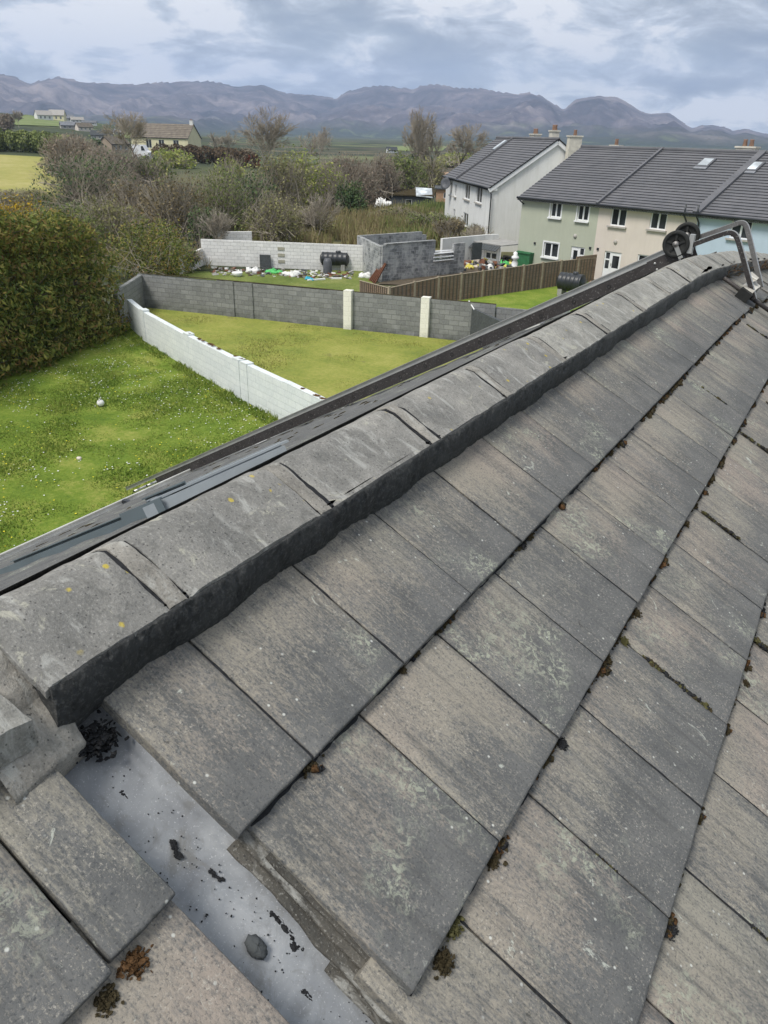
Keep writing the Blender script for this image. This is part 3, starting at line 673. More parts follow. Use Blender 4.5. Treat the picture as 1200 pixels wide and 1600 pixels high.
# rough broken mortar end between the two ridges
b = MB(); n = 26; vs = []
for i in range(n+1):
    for j in range(n+1):
        s_, t_ = i/n, j/n; u = -.375+.138*s_; v = -.42+.190*t_*(1-.10*s_)
        h = .055*(1-t_)**.8+.012 - .028*max(0, s_-.55)*2*(t_) + (float(fbm(s_*6, t_*6, 5, 4)-.5))*.016
        if j == n or i == n: h = -.05
        vs.append(S(u, v, h))
b.add(vs, [(i*(n+1)+j, i*(n+1)+j+1, (i+1)*(n+1)+j+1, (i+1)*(n+1)+j) for i in range(n) for j in range(n)], None, 0, True)
o = b.build('mortar_lump', 'old_mortar'); tag(o, 'rough broken mortar lump closing the ridge above the gutter tray', 'mortar'); recenter(o)
b = MB()
for i in range(300): b.blob(S(-.218+rnd.gauss(0, .014), -.252+rnd.gauss(0, .013), -.045+rnd.uniform(0, .03)), (rnd.uniform(.001, .0065), rnd.uniform(.001, .0065), rnd.uniform(.001, .003)), i, 3, .5)
o = b.build('soil_clump', 'debris'); tag(o, 'black crumbly soil clump at the head of the gutter tray', 'soil clump'); recenter(o)
b = MB()
for i in range(14):
    t = i/13; b.blob(S(-.372+.05*t+rnd.uniform(-.006, .006), -.40+.09*t, .03+rnd.uniform(-.008, .008)), rnd.uniform(.008, .013), i+60, 5, .4)
o = b.build('moss_clump', 'moss_rust'); tag(o, 'rust brown moss filling the crack beside the end ridge tile', 'moss'); recenter(o)

# the neighbour's roof on the left of the tray
nroof = empty('tiled_roof', S(-.30, 0), 'neighbouring tiled roof slope left of the open gutter tray', 'roof')
def ntile(u, v, w, h=0.0, yaw=0.0, seed=0, l0=-.07):
    me = tile_mesh(w, seed, l0); M = slope_matrix(u+w, v, h, yaw); M = Matrix.Translation(-Vector(wloc(nroof))) @ M
    return place_tile(me, M, nroof)
for row in range(0, 7):
    v0 = (row-1)*TG - .005; w0 = .112 if row % 2 == 0 else .245
    yw = .0; hh = .004
    ntile(-.302-w0, v0, w0, hh, yw, 70+row)
    for k in range(9): ntile(-.302-w0-TW*(k+1), v0+.010*(row == 0), TW, hh+.002*math.sin(k*3+row), yw-.012*(k == 0 and row == 0), 80+row*5+k)
b = MB(); b.quad(S(-.365, -.45, -.026), S(-.365, 2.4, -.026), S(-3.4, 2.4, -.04), S(-3.4, -.45, -.04)); b.build('underlay', 'debris', nroof)
nridge = empty('ridge_cap_run', (CX0, -.30, CZ0), "neighbour's paler ridge tiles in the lower left corner with a broken end", 'ridge tiles')
for k, (a, c) in enumerate(((-.80, -.335), (-1.28, -.81), (-1.76, -1.29))):
    b = MB(); cap_piece(b, a, c, .004, .05, 90+k, dz=-.018, slant=.16, dx=.012); b.build('ridge_tile', 'ridge_cap_pale', nridge)
b = MB(); b.box((CX0, -1.05, CZ0-.045), (.25, 1.42, .10)); b.build('inner_bedding', 'old_mortar', nridge)
b = MB(); vs = []
for i in range(61):
    u = -.345-1.4*i/60
    for k in range(6):
        t = k/5; p = S(0, -.315, .0)*(1-t)+V(-.250, 0, CZ0-.01)*t; rr = float(fbm(u*30, t*4, 31, 4)-.5)*.012
        vs.append((p[0]+rr+.006, u, p[2]+rr*.5))
b.add(vs, [(i*6+k, i*6+k+1, (i+1)*6+k+1, (i+1)*6+k) for i in range(60) for k in range(5)], None, 0, True); b.build('mortar_bedding', 'old_mortar', nridge)

# far slope, its tiles and the eaves gutter
def stepped(b, fn, ua, ub, L, g, rise, mi=0, edge=1, nu=1, jit=0.0):
    n = int(L/g)+1
    for j in range(n):
        s0, s1 = j*g, min(L, (j+1)*g)
        for i in range(nu):
            a = ua+(ub-ua)*i/nu; c = ua+(ub-ua)*(i+1)/nu; e = rnd.uniform(-jit, jit) if jit else 0
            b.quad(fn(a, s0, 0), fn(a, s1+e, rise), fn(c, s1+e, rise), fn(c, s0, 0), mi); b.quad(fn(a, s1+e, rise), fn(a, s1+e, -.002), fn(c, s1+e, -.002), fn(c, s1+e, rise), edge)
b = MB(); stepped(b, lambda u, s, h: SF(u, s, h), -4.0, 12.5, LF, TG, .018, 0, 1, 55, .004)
fsl = b.build('rear_slope', ['tile', 'edge_lap_shade'], roof)
b = MB()
for i in range(170):
    s_ = TG*rnd.randint(1, 15)+rnd.uniform(-.01, .02); u = rnd.uniform(1.0, 10); b.blob(SF(u, s_, .012), (.012, rnd.uniform(.02, .08), .010), i, 4, .4)
b.build('rear_moss', 'moss', roof)['kind'] = 'stuff'
GU = V(APX[0]+DF[0]*LF, 0, APX[2]+DF[2]*LF)
g_ = empty('eaves_gutter', (GU[0]-.06, 3, GU[2]-.1), 'pale half round gutter along the far eaves above the lawns', 'gutter')
b = MB(); pts = []
for k in range(13):
    t = math.pi*k/12; pts.append((GU[0]-.05-.056*math.cos(t)-.02, GU[2]-.01-.056*math.sin(t)))
vs = [];
for u in np.linspace(-4, 12.5, 34):
    for x, z in pts: vs.append((x, u, z))
b.add(vs, [(i*13+k, i*13+k+1, (i+1)*13+k+1, (i+1)*13+k) for i in range(33) for k in range(12)], None, 0, True)
b.tube([(pts[0][0], -4, pts[0][1]+.004), (pts[0][0], 12.5, pts[0][1]+.004)], .011, 6); b.tube([(pts[-1][0], -4, pts[-1][1]+.004), (pts[-1][0], 12.5, pts[-1][1]+.004)], .011, 6)
b.build('gutter_channel', 'gutter_pale', g_); 
for u in np.arange(-2, 12, 2.0):
    b = MB(); b.box((GU[0]-.07, u, GU[2]-.035), (.128, .04, .075)); b.build('gutter_clip', 'black_plastic', g_)
# walls of our house under the roof
b = MB(); hx0, hx1 = GU[0]+.45, 4.2
for (x0, y0, x1, y1) in ((hx0, -4, hx0, 12.3), (hx0, 12.3, hx1, 12.3), (hx1, 12.3, hx1, -4)):
    b.box(((x0+x1)/2, (y0+y1)/2, (GZ-2.95)/2), (abs(x1-x0)+.25, abs(y1-y0)+.25, abs(GZ)-2.95))
b.build('house_wall', 'plain_render', roof)

# loose grey plastic trim lengths lying on the far slope
def channel(b, u, s0, s1, w, h, t=.004, flip=1, lift=.0, twist=0.0):
    pr = [(-w/2, h), (-w/2, 0), (w/2, 0), (w/2, h*.6)]
    P = []
    for (x, z) in pr: P.append((SF(u+x, s0, z+lift), SF(u+x+twist, s1, z+lift)))
    for i in range(3):
        a0, a1 = P[i]; c0, c1 = P[i+1]; d = NF*t if i == 1 else UY*t*(1 if i == 0 else -1)
        b.add([a0, a1, c1, c0, a0+d, a1+d, c1+d, c0+d], [(0, 1, 2, 3), (7, 6, 5, 4), (0, 4, 5, 1), (3, 2, 6, 7), (0, 3, 7, 4), (1, 5, 6, 2)])
def trimseg(b, P, Q, w, h, lift=.004, taper=1.0, open_=True):
    """plastic trough between two points of the far slope (u, s); its near wall faces the ridge"""
    p = SF(P[0], P[1], lift); q = SF(Q[0], Q[1], lift); X = (q-p)/np.linalg.norm(q-p); Y = np.cross(NF, X); Y = Y if Y[1] > 0 else -Y; t = .004
    pr = [(0, 0), (0, h), (.012, h), (.012, h*.96), (t, h*.9), (t, t), (w-t, t), (w-t, h*1.2), (w-.02, h*1.2), (w-.02, h*1.3), (w, h*1.3), (w, 0)]
    A = [p+Y*y+NF*z for y, z in pr]; n = len(pr); b.prism(A, q-p)
trim = empty('gutter_trim', SF(1.2, 1.0), 'broad pale grey plastic trough lying behind the second and third ridge tiles', 'plastic trim')
b = MB(); trimseg(b, (.95, 1.19), (1.36, .80), .20, .050); b.build('trim_body', 'grey_pvc_pale', trim)
b = MB(); b.beam(SF(1.03, 1.23, .062), SF(1.44, .85, .062), .10, .008, up=NF); b.build('trim_lip', 'grey_pvc_pale', trim)
trim2 = empty('gutter_trim', SF(.95, 1.7), 'long narrow dark grey plastic gutter length ending at the lower left', 'plastic trim')
b = MB(); trimseg(b, (.985, 1.28), (.90, 2.30), .10, .036); b.build('trim_body', 'grey_pvc', trim2)
b = MB(); trimseg(b, (.985, 1.12), (.965, 1.36), .15, .058, .006); b.build('union_joint', 'grey_pvc', trim2)

simple('padding', (0.50, 0.48, 0.43), 0.9, var=0.3, scale=20)
# ------------------------------------------------------------------ roof ladder hooked over the ridge
LU0, LU1 = 4.97, 5.36
lad = empty('roof_ladder', SF((LU0+LU1)/2, 3), 'aluminium roof ladder with hook and two rubber wheels laid down the far slope', 'ladder')
def rail(u, s0, s1, h0, h1, mat, flip):
    b = MB(); A, B_ = SF(u, s0, h0), SF(u, s1, h0); H = NF*(h1-h0)
    b.beam((A+B_)/2*0+A+H/2, B_+H/2, .004, h1-h0, up=NF)
    b.beam(A+H+UY*.012*flip, B_+H+UY*.012*flip, .028, .005, up=NF, mi=1); b.beam(A+UY*.012*flip, B_+UY*.012*flip, .028, .005, up=NF, mi=1)
    return b.build('side_rail', [mat, 'aluminium'], lad)
rail(LU0, .12, 6.3, .035, .125, 'aluminium_dull_shade', 1); rail(LU1, .12, 6.3, .035, .125, 'aluminium', -1)  # near rail's shaded face is put into its darker metal colour
for (u, fl) in ((LU0+.035, 1), (LU1-.035, -1)):
    b = MB(); A, B_ = SF(u, .05, .146), SF(u, 6.95, .146); b.beam(A, B_, .005, .036, up=NF); b.beam(A+NF*.018, B_+NF*.018, .034, .006, up=NF); b.beam(A-NF*.018, B_-NF*.018, .03, .004, up=NF); b.build('upper_rail', 'aluminium', lad)
k = 0
for s_ in np.arange(.62, 6.9, .28):
    b = MB(); b.tube([SF(LU0+.004, s_, .080), SF(LU1-.004, s_, .080)], .0145, 8); r_ = b.build('rung', 'aluminium', lad)
    b = MB(); b.lathe(SF(LU0-.0035, s_, .080), (0, -1, 0), [(0, .015), (.001, .015), (.001, .011), (-.003, .010), (-.003, .0)], 14); b.build('rung_end', 'rubber', r_)
for u in (LU0, LU1):
    b = MB(); b.box(SF(u, .20, .080), (.24, .014, .105), (DF, UY, NF)); 
    for (ds, dh) in ((-.09, .022), (-.09, -.022), (.07, .022), (.07, -.022)): b.lathe(SF(u-.007, .20+ds, .080+dh), (0, -1, 0), [(0, .008), (.005, .008), (.007, .004), (.007, 0)], 8, 1)
    b.build('end_bracket', ['aluminium_dull_shade', 'aluminium'], lad)
b = MB(); b.box((-.46, LU0-.005, .335), (.03, .05, .12)); b.build('bracket_plate', 'aluminium', lad)
def hookpts(u, px): return [at(x, y, (0, 1, 0), u) for x, y in px]
def smooth(pts, it=2):
    for _ in range(it):
        o = [pts[0]]
        for a, c in zip(pts[:-1], pts[1:]): o += [a*.75+c*.25, a*.25+c*.75]
        pts = o+[pts[-1]]
    return pts
H0 = hookpts(LU0, [(1044, 398), (1066, 389), (1122, 368), (1148, 361), (1157, 388), (1178, 467)])
H1 = hookpts(LU1, [(1088, 372), (1100, 368), (1140, 354), (1164, 345), (1171, 372), (1189, 449)])
for H in (H0, H1):
    P_ = smooth(H, 3); b = MB()
    for a, c in zip(P_[:-1], P_[1:]):
        if np.linalg.norm(c-a) > 1e-4: b.beam(a, c+(c-a)/np.linalg.norm(c-a)*.002, .028, .030, up=(0, 1, 0))
    b.build('hook_bar', 'aluminium_mid' if H is H1 else 'aluminium_dull_shade', lad)  # near bar darkened in colour for its shaded side
    b = MB()
    for a, c in zip(P_[:-1], P_[1:]):
        d = (c-a)/np.linalg.norm(c-a); nrm = np.cross(d, (0, 1, 0)); nrm = nrm*(1 if nrm[2] > 0 or nrm[0] > 0 else -1)
        b.beam(a+nrm*.0165, c+nrm*.0165+d*.002, .030, .003, up=nrm)
    b.build('hook_lit_top', 'aluminium', lad)  # bright strip paints the light along the top of the bar
for (u, cpx) in ((LU0-.03, (1056.5, 381.5)), (LU1-.06, (1073.5, 367.5))):
    c = at(*cpx, (0, 1, 0), u); r = .088
    b = MB(); b.lathe(c, (0, 1, 0), [(-.017, r*.78), (-.019, r*.93), (-.012, r), (.012, r), (.019, r*.93), (.017, r*.78), (.006, r*.70), (.004, .03), (.012, .022), (.02, .018), (.02, .0)], 40); b.lathe(c, (0, -1, 0), [(.017, r*.78), (.006, r*.70), (.003, .03)], 40)
    w_ = b.build('wheel', 'rubber', lad)
    b = MB(); b.lathe(c, (0, -1, 0), [(-.01, .021), (.022, .021), (.026, .017), (.026, .006), (.034, .006), (.034, 0)], 18)
    for k in range(5):
        t = k*2*math.pi/5+.4; b.beam(c+V(math.cos(t)*.02, -.008, math.sin(t)*.02), c+V(math.cos(t)*r*.70, -.006, math.sin(t)*r*.70), .014, .006, up=(0, 1, 0), mi=1)
    b.build('wheel_hub', ['aluminium_mid', 'rubber'], w_)
    foot = at(cpx[0]+8, cpx[1]+22, (0, 1, 0), u); b = MB(); b.beam(c+V(0, -.02, 0), foot+V(0, -.012, 0), .028, .008, up=(0, 1, 0)); b.build('wheel_bracket', 'aluminium', lad)
b = MB(); ca = at(1170, 455, (0, 1, 0), LU0-.02); cb_ = at(1183, 441, (0, 1, 0), LU1)
b.box((S(LU0+.10, -.10, .045)), (.085, .34, .07), (DN, UY, NN)); b.build('rubber_pad', 'rubber', lad)
b = MB(); b.box(S(LU0+.13, -.105, .088), (.075, .30, .018), (DN, UY, NN), jit=.008); b.box(S(LU0+.22, -.15, .115), (.06, .10, .055), (DN, UY, NN), jit=.012); b.build('cloth_padding', 'padding', lad)
b = MB(); b.tube([S(LU0-.03, -.27, .045), S(LU0+.02, -.02, .045), S(LU0+.10, .25, .045)], .014, 8); b.build('brace', 'aluminium_dull_shade', lad)

# ------------------------------------------------------------------ moss and crumbs on the near slopes
def clumps(name, mats, n, fn, label, cat='moss'):
    b = MB()
    for i in range(n):
        p, r = fn(i)
        for k in range(rnd.randint(1, 3)):
            o = V(rnd.uniform(-1, 1), rnd.uniform(-1, 1), 0)*r*.8; b.blob(p+DN*o[0]+UY*o[1], (r*rnd.uniform(.7, 1.4), r*rnd.uniform(.8, 1.8), r*rnd.uniform(.5, .8)), i*7+k, 4, .45, mi=rnd.choice(range(len(mats))), ax=(DN, UY, NN))
    o = b.build(name, mats); tag(o, label, cat, kind='stuff'); return o
def strand(b, u0, v0, du, dv, n, r, h=.006, mi=(0, 1)):
    """irregular crumbly line of moss from (u0,v0), growing and thinning along its way"""
    ph = rnd.uniform(0, 50)
    for k in range(n):
        t = (k+rnd.random())/n; a = float(fbm(t*n*.12+ph, ph, 3, 2)); 
        if a < .36: continue
        rr = r*(.45+2.4*(a-.36))*rnd.uniform(.6, 1.25); u = u0+du*t+rnd.gauss(0, r*.45); v = v0+dv*t+rnd.gauss(0, r*.45)
        b.blob(S(u, v, h+(dv*t/TG*.022 if dv else 0)), (rr*rnd.uniform(.7, 1.5), rr*rnd.uniform(.7, 1.7), rr*.7), k*13+int(ph*7), 4, .5, mi=rnd.choice(mi), ax=(DN, UY, NN))
b = MB()
for row in (1, 2, 3, 4, 5):
    for k in range(0, 30):
        u = TW*k; amt = min(1.0, .55+u*.3) if row > 1 else min(1.0, .25+max(0, u-1.2)*.4)
        if rnd.random() < amt: strand(b, u+rnd.uniform(-.1, .1), (row-1)*TG+.004, rnd.uniform(.10, .32), 0, 46, .0048 if u < 2 else .0075, .005, (0, 0, 1, 2, 3))
        if rnd.random() < amt*.9:
            c = u+(0.0 if row % 2 == 1 else .15); 
            for q_ in range(rnd.randint(10, 34)): b.blob(S(c+rnd.gauss(0, .014), (row-1)*TG+rnd.gauss(.007, .007), .007), rnd.uniform(.002, .0085), q_+k, 4, .5, mi=rnd.choice((0, 0, 1, 2, 3)))
tag(b.build('course_moss', ['moss', 'moss', 'debris', 'moss_rust']), 'small dark moss tufts growing along the tile course lines', 'moss', kind='stuff')
b = MB()
for (row, k, a, l, r) in ((2, 3, .25, .6, .0042), (2, 6, .1, .45, .004), (2, 9, .0, .9, .005), (2, 11, .1, .8, .004), (2, 13, .2, .6, .005), (3, 4, .0, .85, .0048), (3, 5, .55, .3, .003), (3, 7, .1, .7, .0045), (3, 9, .0, .9, .005), (3, 1, .5, .35, .003), (4, 1, .1, .9, .0042), (3, 12, .2, .7, .005), (4, 5, .1, .8, .004), (4, 8, .0, .9, .005), (1, 4, .55, .15, .003), (1, 9, .3, .4, .0035), (4, 3, .3, .4, .003), (2, 16, .1, .8, .005), (3, 15, .1, .8, .005), (2, 1, .4, .25, .002), (3, 18, .1, .9, .006), (2, 20, .1, .9, .006), (4, 12, .1, .9, .005), (1, 14, .2, .5, .004)):
    ph = 0.0 if row % 2 == 0 else .15; strand(b, ph+TW*k, (row-1)*TG+a*TG, 0, l*TG, int(150*l), r*1.15, .008, (0, 2, 2, 1))
tag(b.build('joint_moss', ['moss', 'moss_green', 'debris']), 'dark crumbly moss packed into the side joints of the tiles', 'moss', kind='stuff')
NPL = (NN[0], 0, NN[2])
big = [(703, 1448, .018, 'moss_green', 'olive green moss clump at the tile corner below the large buff tile'), (692, 1505, .017, 'moss', 'oval dark moss lump hanging under the large buff tile'), (768, 1348, .012, 'moss', 'dark moss beads beside the tile corner in the second course'), (877, 1163, .012, 'debris', 'black moss clump at the third joint of the second course line'), (628, 1047, .009, 'moss', 'small moss tuft at the first joint of the top course line'), (815, 852, .012, 'debris', 'dark upright moss tuft at the third joint of the top course line'), (947, 1033, .013, 'moss', 'brown moss clump where the fourth joint meets the second course line'), (993, 958, .013, 'moss', 'rounded brown moss clump above the fourth joint of the second course'), (975, 1003, .012, 'moss_green', 'olive moss tuft running into a side joint on the third course'), (1045, 1450, .014, 'debris', 'long black moss clump at the lower right course line'), (208, 1508, .017, 'moss_rust', 'rusty orange moss clump at the tile corner left of the tray'), (92, 1383, .010, 'debris', 'black moss knot in the joint of the left roof'), (160, 1448, .010, 'moss_green', 'yellow green moss cushion in the joint of the left roof'), (165, 1565, .014, 'moss', 'dark moss lump on the lower course line of the left roof'), (1165, 1068, .010, 'moss', 'small moss tuft on the fourth course line by the right edge')]
for i, (x, y, r, mt, lb) in enumerate(big):
    p = at(x, y, NPL, .004); b = MB()
    for k in range(190): b.blob(p+DN*rnd.gauss(0, .42)*r+UY*rnd.gauss(0, .5)*r+NN*rnd.uniform(0, .5)*r, (r*rnd.uniform(.05, .26), r*rnd.uniform(.05, .26), r*rnd.uniform(.05, .2)), i*11+k, 3, .45)
    tag(recenter(b.build('moss_clump', mt)), lb, 'moss')
# flakes in the tray
def flake(x, y, n, r, seed, name, lb, mt='debris', cat='debris'):
    q = random.Random(seed); b = MB(); p = at(x, y, NPL, -.056); p0 = p
    for k in range(n):
        b.blob(p, (r*q.uniform(.5, 1.3), r*q.uniform(.3, .8), r*.35), seed+k, 4, .5, ax=(DN, UY, NN)); p = p+DN*q.uniform(-.3, 1.2)*r+UY*q.uniform(-.9, .9)*r
    tag(recenter(b.build(name, mt)), lb, cat)
flake(190, 1237, 4, .004, 1, 'dirt_flake', 'small lone black flake high in the gutter tray'); flake(272, 1315, 12, .0045, 2, 'dirt_flake', 'branching black dirt flakes in the middle of the gutter tray')
flake(328, 1362, 9, .0042, 3, 'dirt_flake', 'forked black dirt flakes below the middle flakes of the tray'); flake(425, 1425, 22, .006, 4, 'dirt_flake', 'largest ragged black dirt patch in the tray under the stacked tile edges')
flake(472, 1550, 8, .0045, 5, 'dirt_flake', 'small ragged black dirt patch beside the lower left tile edge of the tray'); flake(555, 1560, 12, .006, 6, 'dirt_flake', 'black dirt patch at the very bottom of the gutter tray')
p = at(400, 1480, NPL, -.052); b = MB(); b.blob(p, (.019, .013, .009), 9, 10, .13, ax=(DN, UY, NN)); tag(recenter(b.build('stone_pebble', 'slate_dark')), 'oval dark pebble lying at the left edge of the gutter tray', 'pebble')
b = MB()
for i in range(260): p = S(-.25+rnd.uniform(-.055, .075), rnd.uniform(-.2, .6), -.056); b.blob(p, rnd.uniform(.0006, .0016), i, 3, .4)
tag(b.build('grit', 'debris'), 'fine black grit scattered over the fibreglass tray', 'grit', kind='stuff')
b = MB()
for i in range(46): p = SF(rnd.uniform(.55, 1.2), rnd.uniform(.32, .75), .012); b.box(p, (rnd.uniform(.01, .06), rnd.uniform(.004, .012), .006), (DF*.9+UY*.3*rnd.uniform(-1, 1), UY, NF), mi=i % 2, jit=.003)
tag(b.build('dry_debris', ['moss', 'rust_wood']), 'dry twiggy debris scattered behind the second ridge tile', 'debris', kind='stuff')
b = MB()
for i in range(160):
    u = rnd.uniform(5.2, 8.5); p = V(-.25+rnd.uniform(-.02, .05), u, .215+rnd.uniform(-.06, .01)+sag(u)); b.tube([p, p+V(rnd.uniform(.0, .05), rnd.uniform(-.04, .04), rnd.uniform(-.01, .045))], .0022, 4, mi=i % 3)
tag(b.build('dead_moss', ['moss_rust', 'moss', 'bark']), 'shaggy brown moss under the ridge beyond the ladder hook', 'moss', kind='stuff')

# ------------------------------------------------------------------ ground, lawns, hills
def terrain():
    NA = 300; rad = [0.0]+list(np.geomspace(6, 70, 14))+list(np.linspace(75, 700, 90))+list(np.geomspace(730, 2700, 30)); vs = []; fs = []
    for r in rad:
        for k in range(NA):
            a = 2*math.pi*k/NA; x = CAM[0]+r*math.sin(a); y = CAM[1]+r*math.cos(a); vs.append((x, y, zt(x, y)))
    for j in range(len(rad)-1):
        for k in range(NA): fs.append((j*NA+k, (j+1)*NA+k, (j+1)*NA+(k+1) % NA, j*NA+(k+1) % NA))
    o = fastmesh('ground', vs, np.array(fs)[:, ::-1], 'ground'); o['kind'] = 'structure'; o.data.polygons.foreach_set('use_smooth', [True]*len(fs))
terrain()
def sheet(name, corners, mat, n=24, m=24, lift=.03, kind='structure'):
    """terrain hugging sheet between four ground corners"""
    a, b_, c, d = [np.array(p[:2]) for p in corners]; vs = []
    for i in range(n+1):
        for j in range(m+1):
            s, t = i/n, j/m; p = (a*(1-s)+b_*s)*(1-t)+(d*(1-s)+c*s)*t; vs.append((p[0], p[1], zt(p[0], p[1])+lift+.02*float(vnoise(p[0]*.9, p[1]*.9, 3))))
    fs = [(i*(m+1)+j, (i+1)*(m+1)+j, (i+1)*(m+1)+j+1, i*(m+1)+j+1) for i in range(n) for j in range(m)]
    o = fastmesh(name, vs, fs, mat); bm = bmesh.new(); bm.from_mesh(o.data); bmesh.ops.recalc_face_normals(bm, faces=bm.faces)
    if sum(f.normal.z for f in bm.faces) < 0: bmesh.ops.reverse_faces(bm, faces=bm.faces)
    bm.to_mesh(o.data); bm.free(); o['kind'] = kind; return o
W = [G(207, 512), G(231, 534), G(298, 576), G(389, 628), G(449, 660)]
wd_ = (W[4]-W[2])/np.linalg.norm(W[4]-W[2]); WE = W[4]+wd_*13.0
GC = G(226, 481); GD = G(536, 513)-GC; GDn = GD/np.linalg.norm(GD); GE = GC+GDn*17.6; GE2 = GC+GDn*27
hb = [G(-260, 720), G(-60, 640), G(0, 606), G(100, 570), G(150, 547), G(205, 512)]
sheet('lawn', [hb[0]+V(-3, -3, 0), W[0]+V(-1.5, 1.0, 0), WE, V(-4.9, -2, GZ)], 'lawn_green', 40, 40, .012)
sheet('lawn', [W[0]+V(-.6, .2, 0), GC, GE+V(1.5, 0, 0), WE+V(.1, 0, 0)], 'lawn_yellow', 30, 30, .03)
YL = G(285, 425); YB = G(560, 424); YB2 = G(317, 414)
sheet('yard', [GC+V(-1, 0, 0), YL, YB+V(0, .4, 0), GC+GDn*14+V(0, .2, 0)], 'yard_grass', 30, 30, .035)
F0 = G(603, 475); F1 = G(925, 440); 
sheet('lawn', [G(700, 472.5), F1+V(0, -.1, 0), F1+V(6, -4, 0), GC+GDn*12.5+V(0, .2, 0)], 'lawn_green', 24, 24, .045)
sheet('lawn', [GC+GDn*12.5+V(0, .2, 0), F1+V(1, -2, 0), F1+V(9, -4, 0), GE2+V(2, -.5, 0)], 'lawn_green', 24, 24, .055)
sheet('yard', [G(590, 445), G(700, 402), G(830, 412), G(762, 452)], 'soil', 12, 12, .05)
sheet('field', [T(-260, 300), T(-150, 236), T(165, 252), T(110, 330)], 'field_yellow', 40, 40, .05)
sheet('field', [T(10, 196), T(30, 183), T(98, 184), T(102, 199)], 'field_green', 20, 20, .3)
sheet('field', [T(138, 214), T(145, 203), T(205, 209), T(205, 217)], 'field_green', 16, 16, .3)
sheet('field', [T(200, 300), T(205, 262), T(262, 258), T(262, 285)], 'field_yellow', 16, 16, .06)
sheet('field', [T(600, 236), T(610, 229), T(700, 229), T(690, 237)], 'field_green', 16, 16, .3)
sheet('field', [T(930, 262), T(940, 240), T(1020, 243), T(1030, 262)], 'field_green', 12, 12, .3)

def mountains():
    sky = [(-420, 132), (-300, 108), (-200, 125), (-90, 112), (0, 117), (20, 120), (48, 134), (60, 128), (92, 122), (130, 130), (165, 131), (215, 134), (250, 130), (290, 128), (330, 128), (375, 138), (385, 136), (410, 134), (445, 147), (480, 149), (525, 156), (540, 145), (570, 138), (600, 135), (645, 141), (655, 136), (675, 132), (720, 139), (760, 141), (800, 148), (815, 149), (830, 146), (850, 155), (880, 173), (900, 157), (935, 150), (965, 155), (1000, 175), (1015, 179), (1045, 177), (1080, 203), (1110, 196), (1130, 200), (1145, 208), (1165, 203), (1200, 212), (1280, 205), (1400, 222), (1600, 215)]
    azs = []; els = []
    for x, y in sky:
        d = ray(x, y); azs.append(math.atan2(d[0], d[1])); els.append(d[2]/math.hypot(d[0], d[1]))
    azs = np.array(azs); els = np.array(els); NA, NR = 620, 110; a = np.linspace(azs.min(), azs.max(), NA); top = np.interp(a, azs, els)
    k = np.array([.25, .5, .25]); top = np.convolve(np.pad(top, 1, 'edge'), k, 'valid')
    r = np.linspace(2300, 6200, NR); A, Rr = np.meshgrid(a, r, indexing='ij'); Tp = np.repeat(top[:, None], NR, 1)
    rc = 4700+350*np.sin(A*9+1)+300*fbm(A*14, A*0+3, 5, 3)
    t = np.clip((Rr-2300)/(rc-2300), 0, 1.6)
    rise = np.where(t < 1, t**1.9*(0.55+.45*t), np.maximum(.0, 1-(t-1)*1.7))
    X = Rr*np.sin(A)/1400; Y = Rr*np.cos(A)/1400
    n = fbm(X*2.1+7, Y*2.1, 3, 6, .55); rid = 1-np.abs(2*fbm(X*2.9, Y*2.9+5, 9, 5, .55)-1)
    env = np.clip(t*2.2, 0, 1)*np.clip((1-t)*3.2, 0, 1)
    H = Tp*rc*rise + 8.0*rise + env*((n-.5)*260+(rid-.72)*170)*1.15*np.clip(.35+t, 0, 1)
    H = np.minimum(H, Tp*Rr*.995+1e9*(t >= .999)) ; H = np.where(t < .999, np.minimum(H, Tp*Rr*(.90+.095*t)), H)
    crag = (fbm(A*130, A*0+2, 6, 4)-.5)*9; H = H+crag*np.exp(-((t-1)/.05)**2)
    Z = CAM[2]-8+np.where(t <= 0, -2, 0)+np.maximum(H, -2)+8*(t >= 0)*rise
    vs = np.stack([CAM[0]+Rr*np.sin(A), CAM[1]+Rr*np.cos(A), Z], -1).reshape(-1, 3)
    I, J = np.meshgrid(np.arange(NA-1), np.arange(NR-1), indexing='ij'); b0 = I*NR+J
    fs = np.stack([b0, b0+NR, b0+NR+1, b0+1], -1).reshape(-1, 4)
    o = fastmesh('hills', vs, fs[:, ::-1] if True else fs, 'mountain'); o['kind'] = 'structure'; o.data.polygons.foreach_set('use_smooth', [True]*len(o.data.polygons))
    bm = bmesh.new(); bm.from_mesh(o.data)
    if sum(f.normal.z for f in bm.faces) < 0: bmesh.ops.reverse_faces(bm, faces=bm.faces)
    bm.to_mesh(o.data); bm.free()
mountains()

# ------------------------------------------------------------------ garden walls and fence
def wall_run(b, pts, h0, h1, th=.10, mi=0, z0=0.0):
    d = 0
    for i, (p, q) in enumerate(zip(pts[:-1], pts[1:])):
        p = np.array(p, float); q = np.array(q, float); L = np.linalg.norm((q-p)[:2]); X = (q-p)/L; X[2] = 0; Y = np.cross((0, 0, 1), X)
        ha = h0+(h1-h0)*i/(len(pts)-1); b.box((p+q)/2*V(1, 1, 0)+V(0, 0, GZ+z0+ha/2), (L+.001, th, ha), (X, Y, V(0, 0, 1)), mi, uvo=(L/2+d, th/2, ha/2)); d += L
def pillar(b, p, d, w, th, h, mi=0):
    X = d/np.linalg.norm(d); Y = np.cross((0, 0, 1), X); b.box(np.array(p)*V(1, 1, 0)+V(0, 0, GZ+h/2), (w, th, h), (X, Y, V(0, 0, 1)), mi)
ww = empty('garden_wall', W[0], 'low white painted block wall crossing between the two lawns', 'wall')
b = MB(); wall_run(b, W+[WE], 1.25, 1.33, .22); b.build('block_wall', 'white_block', ww)
